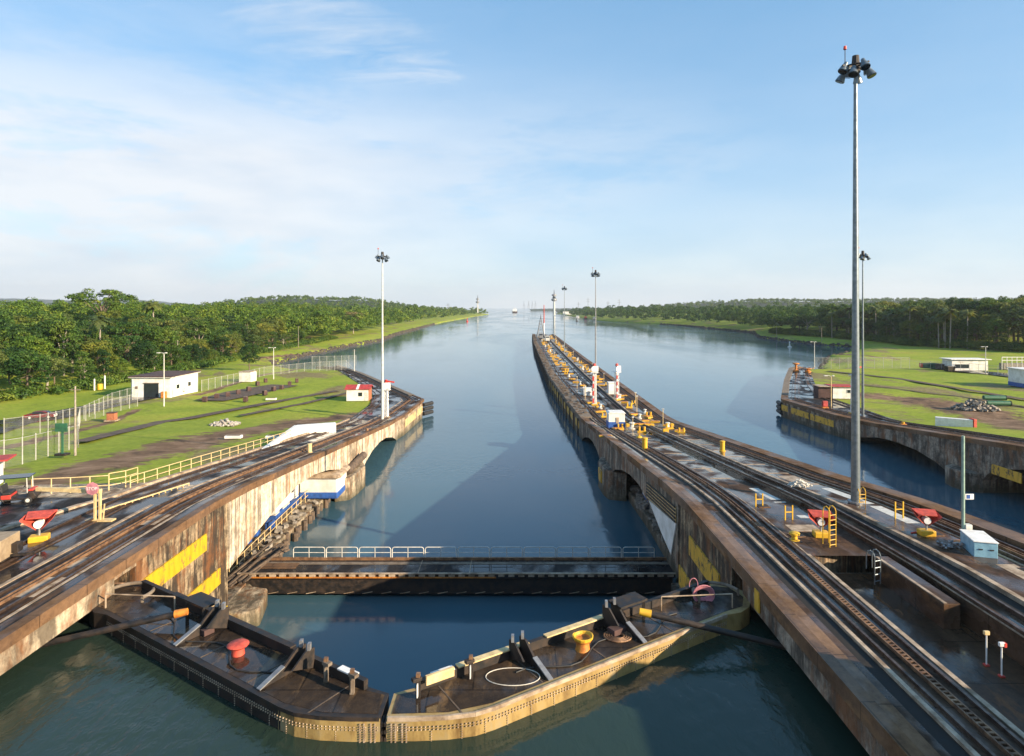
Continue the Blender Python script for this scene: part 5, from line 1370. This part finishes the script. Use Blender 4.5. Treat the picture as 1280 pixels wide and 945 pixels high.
# two towing locomotives parked at the tip
for i, (px, py, lab) in enumerate(((684, 427, 'pale towing locomotive parked at the tip of the guide wall'), (676, 423.5, 'dark towing locomotive beside the tip beacon'))):
    o = empty('towing_locomotive', Pz(px, py, -6), 0, lab, 'locomotive'); mt = ('pale_post', 'steel_grey')[i]
    MB().box((0, 0, 1.3), (2.4, 8, 1.3)).build('body', mt, o, .1); MB().box((0, -2.8, 2.6), (2.3, 2.0, 1.4)).build('cab', mt, o, .1); MB().box((0, 2.8, 2.6), (2.3, 2.0, 1.4)).build('cab', mt, o, .1)
    MB().box((0, -3.82, 2.8), (1.9, .06, .7)).build('windscreen', 'glass_dark', o); MB().box((0, 0, .4), (2.0, 7.6, .5)).build('undercarriage', 'steel_black', o)

# unseen locomotive added outside the frame, sized and placed to shade the near deck
o = empty('towing_locomotive', (21.7, 13.6, .45), 0, 'unseen towing locomotive added on the middle track to shade the deck', 'locomotive')
MB().box((0, 0, 2.1), (2.6, 11.0, 2.9)).build('body', 'galv', o, .15)
for s_ in (-1, 1):
    MB().box((0, s_ * 3.9, 3.2), (2.5, 2.6, 1.7)).build('cab', 'galv', o, .15); MB().box((0, s_ * 5.22, 3.4), (2.0, .06, .9)).build('windscreen', 'glass_dark', o)
MB().box((0, 0, .45), (2.2, 10.4, .5)).build('undercarriage', 'steel_black', o)

# right wing wall small things
o = empty('warning_lamp', Pr(1031, 511), 0, 'small red hooded lamp at the right wing wall', 'warning lamp'); MB().box((0, 0, .2), (1.2, .8, .4)).build('base_block', 'orange_paint', o); MB().box((0, 0, 1.0), (1.0, .6, 1.1)).build('hood', 'roof_red', o, .1)
for i, (px, py, lab) in enumerate(((995, 465, 'orange mushroom capstan at the left of the wing wall end'), (1010, 466, 'orange capstan at the right of the wing wall end'))):
    o = empty('capstan', Pr(px, py), 0, lab, 'capstan'); MB().lathe((0, 0, 0), [(.9, 0), (.9, .6), (.35, .8), (.35, 2.2 if i == 0 else .9), (1.1, 2.5 if i == 0 else 1.2), (.8, 2.8 if i == 0 else 1.4)], 12).build('drum', 'orange_paint', o, smooth=True); MB().box((0, 0, .1), (2.2, 1.6, .2)).build('base_plate', 'steel_black', o)
o = empty('bollard', Pr(1129, 532), 0, 'flat orange bollard on the right wall deck', 'bollard'); MB().box((0, 0, .15), (.9, .6, .3)).build('base_plate', 'orange_paint', o, .03); MB().cyl((0, 0, .3), (0, 0, .6), .2, .25, 10).build('post', 'yellow_paint', o)
hut('white_pavilion', Pr(1206, 462), (11, 5, 3.4), -.05, 'long white pavilion roof beyond the green skips', 'pavilion', over=.7, win=(('f', -2.5, 1.3, 4.5, 1.4),))
h = hut('white_storehouse', Pr(1306, 484), (12, 8, 4.4), -.08, 'white walled store cut by the right edge', 'building', base=('blue_paint', 1.0), win=(('f', -3.2, 2.4, 1.2, .8),), over=.25)
for i, (px, py, mt, lab) in enumerate(((1156, 460, 'green_paint', 'green skip with a red end'), (1166, 460, 'green_paint', 'middle dark green skip in the row by the pavilion'), (1176, 461, 'roof_brown', 'dark brown skip before the pavilion'), (1187, 464, 'steel_black', 'black skip in front of the others by the pavilion'))):
    o = empty('waste_skip', Pr(px, py), 0, lab, 'skip'); m = MB(); m.loft([[(-1.0, -.9, 0), (1.0, -.9, 0), (1.0, .9, 0), (-1.0, .9, 0)], [(-1.2, -1.1, 1.6), (1.2, -1.1, 1.6), (1.2, 1.1, 1.6), (-1.2, 1.1, 1.6)]]); m.build('bin', mt, o)
    MB().box((0, -1.05, 1.62), (2.4, .1, .1)).build('rim', 'steel_grey', o)
    if i == 0: MB().box((-1.25, 0, .9), (.1, 1.9, 1.3)).build('end_plate', 'red_paint', o)
for i, (px, py, lab) in enumerate(((1243, 500, 'green rolled hose beyond the gravel mound'), (1248, 507, 'thick green pipe section beside the gravel mound'))):
    o = empty('pipe_section', Pr(px, py), -.1, lab, 'pipe'); MB().cyl((-2.2, 0, .5), (2.2, 0, .5), .5, n=14).build('pipe', 'green_paint', o, smooth=True); MB().cyl((2.2, 0, .5), (2.3, 0, .5), .56, n=14).build('flange', 'steel_black', o)
o = empty('transformer', Pr(1268, 462), 0, 'grey substation frame beside the right fence', 'substation'); m = MB()
for k in range(6): m.bar((k * 1.6 - 4, 0, 0), (k * 1.6 - 4, 0, 4), .16)
m.bar((-4, 0, 4), (4, 0, 4), .2); m.bar((-4, 0, 3), (4, 0, 3), .2); m.build('frame', 'pale_post', o); MB().box((0, 1, 1), (7, 2, 2)).build('tank', 'rock', o, .1)

# ================================================================== VEGETATION
nrng = np.random.RandomState(5)
def leaf_cloud(centres, radii, per, size, rs, flat=.75):
    """quads spread over the shells of many small clumps -> (verts, faces)"""
    V = []
    for c, r in zip(centres, radii):
        n = int(per * (r ** 2)) + 6
        d = rs.normal(size=(n, 3)); d /= np.linalg.norm(d, axis=1)[:, None]
        d[:, 2] = np.where(d[:, 2] < -.35, -d[:, 2], d[:, 2])
        rad = r * (.62 + .48 * rs.rand(n))[:, None]
        p = np.array(c) + d * rad * np.array((1, 1, flat))
        nn = d + rs.normal(size=(n, 3)) * .55 + np.array((0, 0, .35)); nn /= np.linalg.norm(nn, axis=1)[:, None]
        a = np.cross(nn, rs.normal(size=(n, 3))); a /= np.linalg.norm(a, axis=1)[:, None]; b = np.cross(nn, a)
        s = size * (.6 + .9 * rs.rand(n))[:, None]
        V.append(np.stack([p - a * s, p - b * s * .55, p + a * s, p + b * s * .55], 1))
    V = np.concatenate(V).reshape(-1, 3)
    return V
def fast_mesh(name, V, mat):
    n = len(V) // 4; me = bpy.data.meshes.new(name)
    me.vertices.add(len(V)); me.vertices.foreach_set('co', V.astype(np.float32).ravel())
    me.loops.add(len(V)); me.loops.foreach_set('vertex_index', np.arange(len(V), dtype=np.int32))
    me.polygons.add(n); me.polygons.foreach_set('loop_start', np.arange(0, 4 * n, 4, dtype=np.int32))
    try: me.polygons.foreach_set('loop_total', np.full(n, 4, dtype=np.int32))
    except Exception: pass
    me.update(); me.validate(); me.materials.append(MATS[mat]); return me
def crown_shape(kind, rs, H):
    """clump centres of a crown for a tree of height H"""
    cs = []; rr = []
    if kind == 'round':
        n = 46
        for i in range(n):
            t_ = rs.rand(); a = rs.rand() * 6.283; h = .30 + .66 * t_
            rad = H * .36 * math.sqrt(max(.05, 1 - ((h - .60) / .42) ** 2)) * (rs.rand() ** .4)
            cs.append((math.cos(a) * rad, math.sin(a) * rad, H * h)); rr.append(H * (.075 + .065 * rs.rand()))
    elif kind == 'flat':
        n = 40
        for i in range(n):
            a = rs.rand() * 6.283; rad = H * .46 * math.sqrt(rs.rand()); h = .72 + .2 * (1 - (rad / (H * .46)) ** 2) + .06 * (rs.rand() - .5)
            if rs.rand() < .25: h -= .18 * rs.rand()
            cs.append((math.cos(a) * rad, math.sin(a) * rad, H * h)); rr.append(H * (.06 + .05 * rs.rand()))
    elif kind == 'tall':
        n = 44
        for i in range(n):
            t_ = rs.rand(); a = rs.rand() * 6.283; h = .28 + .70 * t_
            rad = H * .24 * (1 - .5 * abs(h - .55) / .45) * (rs.rand() ** .4)
            cs.append((math.cos(a) * rad, math.sin(a) * rad, H * h)); rr.append(H * (.06 + .05 * rs.rand()))
    return cs, rr
def trunk_mesh(name, cs, H, rs, mat, kind):
    m = MB(); top = .72 if kind != 'flat' else .66
    pts = [Vector((0, 0, -1.2)), Vector((rs.normal() * .15, rs.normal() * .15, H * .3)), Vector((rs.normal() * .3, rs.normal() * .3, H * top))]
    r = H * .020
    m.cyl(pts[0], pts[1], r * 1.3, r, 7); m.cyl(pts[1], pts[2], r, r * .5, 7)
    idx = rs.choice(len(cs), 9, replace=False)
    for i in idx:
        c = Vector(cs[i]); s_ = pts[1].lerp(pts[2], rs.rand() * .9)
        mid = s_.lerp(c, .5) + Vector((0, 0, H * .03)); m.cyl(s_, mid, r * .45, r * .3, 5); m.cyl(mid, c, r * .3, r * .1, 5)
    me = bpy.data.meshes.new(name); me.from_pydata(m.v, [], m.f); me.materials.append(MATS[mat]); return me
VARS = []
for i, (kind, lm, tm) in enumerate((('round', 'leaf_green', 'bark'), ('round', 'leaf_dark', 'bark'), ('flat', 'leaf_green', 'bark'), ('tall', 'leaf_dark', 'bark'), ('round', 'leaf_olive', 'bark'), ('flat', 'leaf_olive', 'palm_bark'), ('tall', 'leaf_green', 'palm_bark'), ('round', 'leaf_grey', 'palm_bark'))):
    rs = np.random.RandomState(20 + i); H = 14.0
    cs, rr = crown_shape(kind, rs, H)
    V = leaf_cloud(cs, rr, 46, .27, rs)
    VARS.append((fast_mesh('crown', V, lm), trunk_mesh('trunk', cs, H, rs, tm, kind), kind, lm))
def palm_meshes(seed, H=13.):
    rs = np.random.RandomState(seed); V = []
    top = np.array((.3, .1, H))
    for k in range(22):
        a = k * 2.399; el = rs.uniform(-.25, 1.1); L = rs.uniform(2.8, 3.8)
        d = np.array((math.cos(a), math.sin(a), 0)); side = np.array((-d[1], d[0], 0)); prev = None
        for j in range(9):
            t_ = j / 8; p = top + d * L * t_ * math.cos(el * (1 - t_ * .4)) + np.array((0, 0, L * (math.sin(el) * t_ - 1.0 * t_ * t_ * .75)))
            if prev is not None:
                for sg in (-1, 1):
                    w0 = .85 * math.sin(math.pi * min(1, (t_ * .9 + .08)))
                    V += [prev, p, p + side * sg * w0 + np.array((0, 0, -.35 * w0)) + d * .15, prev + side * sg * w0 * .9 + np.array((0, 0, -.4 * w0)) + d * .1]
            prev = p
    m = MB(); m.cyl((0, 0, -1), (.12, .02, H * .5), .26, .20, 8); m.cyl((.12, .02, H * .5), (.3, .1, H), .20, .15, 8)
    me = bpy.data.meshes.new('trunk'); me.from_pydata(m.v, [], m.f); me.materials.append(MATS['palm_bark'])
    return fast_mesh('fronds', np.array(V), 'leaf_palm'), me
PALM = palm_meshes(3)
DESC = {'round': 'round crowned', 'flat': 'flat topped spreading', 'tall': 'narrow upright'}
CD = {'leaf_green': 'mid green', 'leaf_dark': 'deep green', 'leaf_olive': 'olive', 'leaf_grey': 'pale grey green'}
def plant(x, y, side, v, H, where, label=None, z=None):
    cr_, tr_, kind, lm = VARS[v]
    z = land_z(side, x, y) if z is None else z
    lab = label or '%s %s tree in the %s' % (CD[lm], DESC[kind], where)
    t_ = empty('jungle_tree', (x, y, z), random.random() * 6.28, lab, 'tree', None if label else '%s %s trees of the %s' % (CD[lm], DESC[kind], where))
    s_ = H / 14.; t_.scale = (s_ * random.uniform(.9, 1.3), s_ * random.uniform(.9, 1.3), s_)
    for nm, me in (('crown', cr_), ('trunk', tr_)):
        o = bpy.data.objects.new(nm, me); COL.objects.link(o); o.parent = t_
def palm(x, y, side, H, label, group=None):
    z = land_z(side, x, y); t_ = empty('palm_tree', (x, y, z), random.random() * 6, label, 'palm tree', group); s_ = H / 13.; t_.scale = (s_,) * 3
    for nm, me in (('fronds', PALM[0]), ('trunk', PALM[1])):
        o = bpy.data.objects.new(nm, me); COL.objects.link(o); o.parent = t_
random.seed(31)
cand = []
def visible(x, y): px = CX + x / y * F; return -60 < px < 1340
# left jungle rows
for side, tr, y0 in ((-1, LTR, 118), (1, RTR, 285)):
    y = y0
    while y < 560:
        step = (6.2 if side < 0 else 6.8) + y * .010
        s_ = 0
        k = 0
        while s_ < 95 + y * .25:
            x = interp(tr, y) + side * (s_ + random.uniform(-2, 2)) ; yy = y + random.uniform(-3, 3)
            if visible(x, yy): cand.append((yy + s_ * .6, side, x, yy, s_))
            s_ += step * (1.0 + s_ / 120.); k += 1
        y += step
cand.sort(); print('tree candidates', len(cand))
L_ = [c for c in cand if c[1] < 0]; R_ = [c for c in cand if c[1] > 0]
near = L_[:165] + R_[:105]; rest = L_[165:] + R_[105:]
for (_, side, x, y, s_) in near:
    H = random.uniform(8.0, 15.5) * (1.0 if s_ > 8 else .72) * (1.3 if y > 330 else .95) if side < 0 else random.uniform(15, 23) * (1 if s_ > 8 else .7)
    v = random.choice((0, 0, 1, 1, 2, 3, 4, 4, 5, 6)) if side < 0 else random.choice((0, 1, 0, 0, 4, 2, 4, 5))
    plant(x, y, side, v, H, 'jungle left of the canal' if side < 0 else 'jungle right of the canal')
def merged_forest(name, items, lab, per=26, size=.55):
    Vs = []
    for (side, x, y, H, z) in items:
        rs = nrng; kind = ('round', 'flat', 'round', 'tall')[rs.randint(4)]
        far = y > 700
        n = 9 if far else 16; cs = []; rr = []
        for i in range(n):
            a = rs.rand() * 6.283; rad = H * .36 * math.sqrt(rs.rand()); h = .32 + .6 * rs.rand() * (1 - (rad / (H * .45)) ** 2)
            cs.append((x + math.cos(a) * rad, y + math.sin(a) * rad, z + H * h)); rr.append(H * (.12 + .08 * rs.rand()))
        Vs.append(leaf_cloud(cs, rr, (9 if not far else 3.2), (.5 if not far else 1.0), rs))
    V = np.concatenate(Vs); me = fast_mesh(name, V, 'leaf_green')
    me.materials.clear(); me.materials.append(MATS['leaf_green'])
    o = bpy.data.objects.new(name, me); COL.objects.link(o); tag(o, lab, 'forest', kind='stuff'); return o
def fz(side, x, y): return land_z(side, x, y)
itm = {-1: [], 1: []}
for (_, side, x, y, s_) in rest: itm[side].append((side, x, y, random.uniform(11, 16) * (1.3 if y > 290 else 1) * (1.15 if side > 0 else 1), fz(side, x, y)))
for side, tr in ((-1, LTR), (1, RTR)):
    y = 560
    while y < 2300:
        st = 8 + y * .008; s_ = 0
        while s_ < 60 + y * .10:
            x = interp(tr, y) + side * (s_ + random.uniform(-3, 3))
            if visible(x, y): itm[side].append((side, x, y + random.uniform(-4, 4), random.choice((random.uniform(10, 16), random.uniform(13, 20), random.uniform(16, 25))), fz(side, x, y)))
            s_ += st * 1.5
        y += st * 1.4
    # deep belt behind
    for _ in range(800):
        y = random.uniform(240, 1500); s_ = random.uniform(60, 220 + y * .5); x = interp(tr, y) + side * s_
        if visible(x, y) and (side < 0 or y > 330): itm[side].append((side, x, y, random.uniform(12, 18), fz(side, x, y) + (2 if y > 600 else 0)))
merged_forest('forest', itm[-1], 'dense far forest canopy along the left bank'); merged_forest('forest', itm[1], 'dense far forest canopy along the right bank')
print('forest', len(itm[-1]), len(itm[1]))
# special trees
p = Pr(202, 470); plant(-190 * 1.0, 290, -1, 2, 22, '', 'tall flat topped tree rising above the jungle skyline', z=1.5)
palm(-125, 190, -1, 15, 'large palm with drooping fronds in the middle of the left jungle')
palm(-150, 262, -1, 19, 'palm beside the tall flat topped tree on the skyline')
q = Pr(312, 463); plant(q.x, q.y, -1, 1, 8.5, '', 'dark rounded tree alone beside the small white hut')
q = Pz(478, 414, -7); plant(q.x - 8, q.y - 70, -1, 7, 17, '', 'pale brownish tree at the bend of the left bank')
for i in range(15):
    y = random.uniform(290, 440); x = interp(RTR, y) + random.uniform(-7, 2)
    if visible(x, y): palm(x, y, 1, random.uniform(15, 21), 'tall royal palm at the edge of the right jungle', 'royal palms of the right jungle')
palm(Pz(971, 420, -7).x, Pz(971, 420, -7).y, 1, 10, 'small leaning palm alone on the right point')

# undergrowth at the jungle foot
m_ = []
for side, tr, a, b in ((-1, LTR, 112, 420), (1, RTR, 290, 520)):
    y = a
    while y < b:
        for k in range(2):
            x = interp(tr, y) - side * random.uniform(-2, 3.5); H = random.uniform(1.6, 3.6) * (1.7 if side > 0 else 1)
            if visible(x, y):
                cs = [(x + random.uniform(-1, 1), y + random.uniform(-1, 1), land_z(side, x, y) + H * .3)] * 1; m_.append(leaf_cloud(cs, [H * .7], 40, .28, nrng))
        y += 1.5
V = np.concatenate(m_); me = fast_mesh('undergrowth', V, 'leaf_green'); o = bpy.data.objects.new('undergrowth', me); COL.objects.link(o); tag(o, 'bushy undergrowth at the foot of the jungle', 'undergrowth', kind='stuff')

# ------------------------------------------------------------------ far hills
def hillmesh(name, x0, x1, y, depth, prof, mat):
    nx, ny = 120, 14; v = []; f = []; rnd = random.Random(12)
    for j in range(ny + 1):
        for i in range(nx + 1):
            t_ = i / nx; x = x0 + (x1 - x0) * t_; k = math.sin(math.pi * .5 * min(1, j / ny * 1.6))
            z = -8 + (prof(t_) + 8) * k + rnd.uniform(-1, 1) * depth / 500 * (k > .2) * 2.0
            v.append((x, y + depth * j / ny, z))
    for j in range(ny):
        for i in range(nx): q = j * (nx + 1) + i; f.append((q, q + 1, q + nx + 2, q + nx + 1))
    me = bpy.data.meshes.new(name); me.from_pydata(v, [], f); me.materials.append(MATS[mat]); me.polygons.foreach_set('use_smooth', [True] * len(f))
    o = bpy.data.objects.new(name, me); COL.objects.link(o); tag(o, kind='structure'); return o
hp = lambda pk: (lambda t_: interp(pk, t_))
# middle hill left (skyline y 368..372 between px 200 and 460)
yh = 1350.
HL = [(0, 8), (.12, 30), (.3, 40), (.45, 33), (.62, 35), (.75, 22), (.9, 10), (1, 0)]
hillmesh('hill', -820, -215, yh, 700, hp(HL), 'hill_green')
HR = [(0, -4), (.1, 12), (.25, 26), (.4, 34), (.6, 32), (.8, 36), (1, 34)]
hillmesh('hill', 330, 1500, 1500, 900, hp(HR), 'hill_green')
hillmesh('hill', -6200, -3000, 5600, 1200, hp([(0, 60), (.3, 110), (.5, 85), (.7, 95), (1, 10)]), 'hill_green')
hillmesh('hill', 2600, 6400, 5600, 1200, hp([(0, 10), (.3, 60), (.5, 95), (.8, 80), (1, 110)]), 'hill_green')
hillmesh('hill', 100, 2200, 4200, 800, hp([(0, 4), (.2, 12), (.5, 14), (1, 22)]), 'hill_green')
hillmesh('hill', 180, 2600, 2700, 500, hp([(0, 2), (.1, 10), (.5, 14), (1, 22)]), 'hill_green')
hill_items = []
Vs = []
for (x0, x1, yb, dp, pr, n) in ((-820, -215, yh, 700, HL, 700), (330, 1500, 1500, 900, HR, 900)):
    for _ in range(n):
        t_ = random.random(); j = random.random() * .8; k = math.sin(math.pi * .5 * min(1, j * 1.6)); z = -8 + (interp(pr, t_) + 8) * k
        hill_items.append((0, x0 + (x1 - x0) * t_, yb + dp * j, random.uniform(10, 15), z))
merged_forest('forest', hill_items, 'hazy tree canopy covering the distant hills')

# ------------------------------------------------------------------ far things
def range_tower(px, Y, top, base, label, wide=1.0):
    x = (px - CX) / F * Y; H = top - base
    g = empty('control_tower', (x, Y, base), 0, label, 'tower')
    MB().cyl((0, 0, 0), (0, 0, H * .55), H * .085 * wide, H * .05 * wide, 12).build('shaft', 'pale_post', g)
    MB().lathe((0, 0, H * .55), [(H * .06, 0), (H * .11, H * .03), (H * .11, H * .09), (H * .05, H * .11)], 14).build('gallery', 'steel_grey', g)
    MB().cyl((0, 0, H * .62), (0, 0, H * .8), H * .035, n=8).build('stem', 'steel_grey', g)
    MB().lathe((0, 0, H * .74), [(H * .04, 0), (H * .09, H * .02), (H * .09, H * .07), (H * .03, H * .09)], 14).build('gallery', 'steel_grey', g)
    MB().cyl((0, 0, H * .8), (0, 0, H), H * .018, H * .006, 6).build('antenna', 'steel_black', g)
range_tower(692.6, 1900, 69, -8, 'grey and white control tower with two galleries beyond the wall tip', .6)
range_tower(597, 1900, 52, 0, 'slim radio tower above the trees of the left point', .5)
o = empty('cargo_ship', ((643.5 - CX) / F * 3000, 3000, WL), 0, 'white ship approaching far away in the channel', 'ship')
m = MB(); m.loft([[(-11, -10, -1), (11, -10, -1), (12, -10, 7), (-12, -10, 7)], [(-12, 90, -1), (12, 90, -1), (13, 90, 8), (-13, 90, 8)]]); m.build('hull', 'roof_brown', o)
MB().box((0, 60, 13), (20, 20, 12)).build('deckhouse', 'white_wall', o); MB().box((0, 10, 10), (20, 70, 5)).build('cargo', 'white_wall', o); MB().cyl((0, 62, 19), (0, 62, 27), 1.2, n=8).build('funnel', 'pale_post', o)
for i, px in enumerate((655, 661, 665.5, 669.5)):
    o = empty('quay_crane', ((px - CX) / F * 4200, 4250, 4), 0, 'faint blue grey quay crane on the horizon', 'crane', 'quay cranes on the horizon')
    m = MB()
    for s_ in (-1, 1): m.bar((s_ * 5, 0, 0), (s_ * 3, 0, 40), 1.6)
    m.bar((-4, 0, 28), (4, 0, 28), 1.6); m.build('legs', 'steel_grey', o); MB().bar((0, -15, 38), (0, 20, 58), 2).build('boom', 'steel_grey', o)
for i, (px, h_) in enumerate(((735, 56), (760, 44), (774, 50), (690 + 33, 40), (560, 36))):
    Y = 2300.; o = empty('pylon', ((px - CX) / F * Y, Y, -4), 0, 'thin lattice power pylon above the distant trees', 'pylon', 'distant power pylons')
    m = MB(); m.bar((-3, 0, 0), (0, 0, h_), .7); m.bar((3, 0, 0), (0, 0, h_), .7)
    for z in (.75, .88): m.bar((-7, 0, h_ * z), (7, 0, h_ * z), .6)
    m.build('lattice', 'steel_grey', o)
for i, (px, lab) in enumerate(((722, 'small white workboat moored farthest along the right bank'), (732, 'dark barge with a crane moored at the right bank'), (743, 'low grey pontoon moored nearest on the right bank'))):
    Y = (1500, 1330, 1250)[i]; x = (px - CX) / F * Y; o = empty('moored_boat', (x, Y, WL), 1.4, lab, 'boat')
    m = MB(); m.loft([[(-12, -3, -.5), (-12, 3, -.5), (-13, 3.5, 2.5), (-13, -3.5, 2.5)], [(10, -3, -.5), (10, 3, -.5), (11, 3.5, 2.8), (11, -3.5, 2.8)], [(15, -.3, 0), (15, .3, 0), (17, .3, 3.4), (17, -.3, 3.4)]]); m.build('hull', ('white_wall', 'steel_black', 'steel_grey')[i], o)
    MB().box((-4, 0, 4), (6, 5, 3.6)).build('wheelhouse', ('white_wall', 'faded_red', 'white_wall')[i], o)
for i, (px, py, lab) in enumerate(((584, 402, 'red channel buoy off the left bank'), (721, 402, 'dark channel buoy with a lantern right of the wall tip'), (1175 - 189 + 1, 432, 'white marker post standing in the dark water at the right'))):
    if i == 2: px, py = 987, 434
    o = empty('buoy', Pz(px, py, WL), 0, lab, 'buoy'); s_ = 1.6 if i < 2 else .9
    MB().lathe((0, 0, -.3), [(1.2 * s_, 0), (1.3 * s_, .8 * s_), (.6 * s_, 1.0 * s_), (.2 * s_, 3.4 * s_)], 12).build('float', ('red_paint', 'steel_black', 'pale_post')[i], o); MB().cyl((0, 0, 3 * s_), (0, 0, 3.8 * s_), .4 * s_, n=8).build('lantern', ('red_paint', 'steel_black', 'white_paint')[i], o)
# white low sheds on the distant right bank
for i, (px, Y, w_, lab) in enumerate(((712, 1900, 60, 'long white shed by the control tower'), (737, 1800, 45, 'white flat roofed shed on the distant right bank'))):
    hut('waterside_shed', ((px - CX) / F * Y + 12, Y + 30, -6), (w_, 20, 9), 0, lab, 'shed', over=.5)

# ------------------------------------------------------------------ haze
hz = MB().box((0, 3500, 120), (16000, 8200, 280)).build('haze', 'white_paint'); tag(hz, kind='stuff')
mm = bpy.data.materials.new('haze'); mm.use_nodes = True; t = NT(mm.node_tree); t.n.clear()
pv = t.new('ShaderNodeVolumePrincipled'); pv.inputs['Density'].default_value = .00007; pv.inputs['Color'].default_value = (.82, .9, 1, 1); pv.inputs['Anisotropy'].default_value = .2
oo = t.new('ShaderNodeOutputMaterial'); t.link(pv.outputs[0], oo.inputs['Volume']); hz.data.materials.clear(); hz.data.materials.append(mm)
tag(hz, 'thin pale morning haze over the whole canal', 'haze')
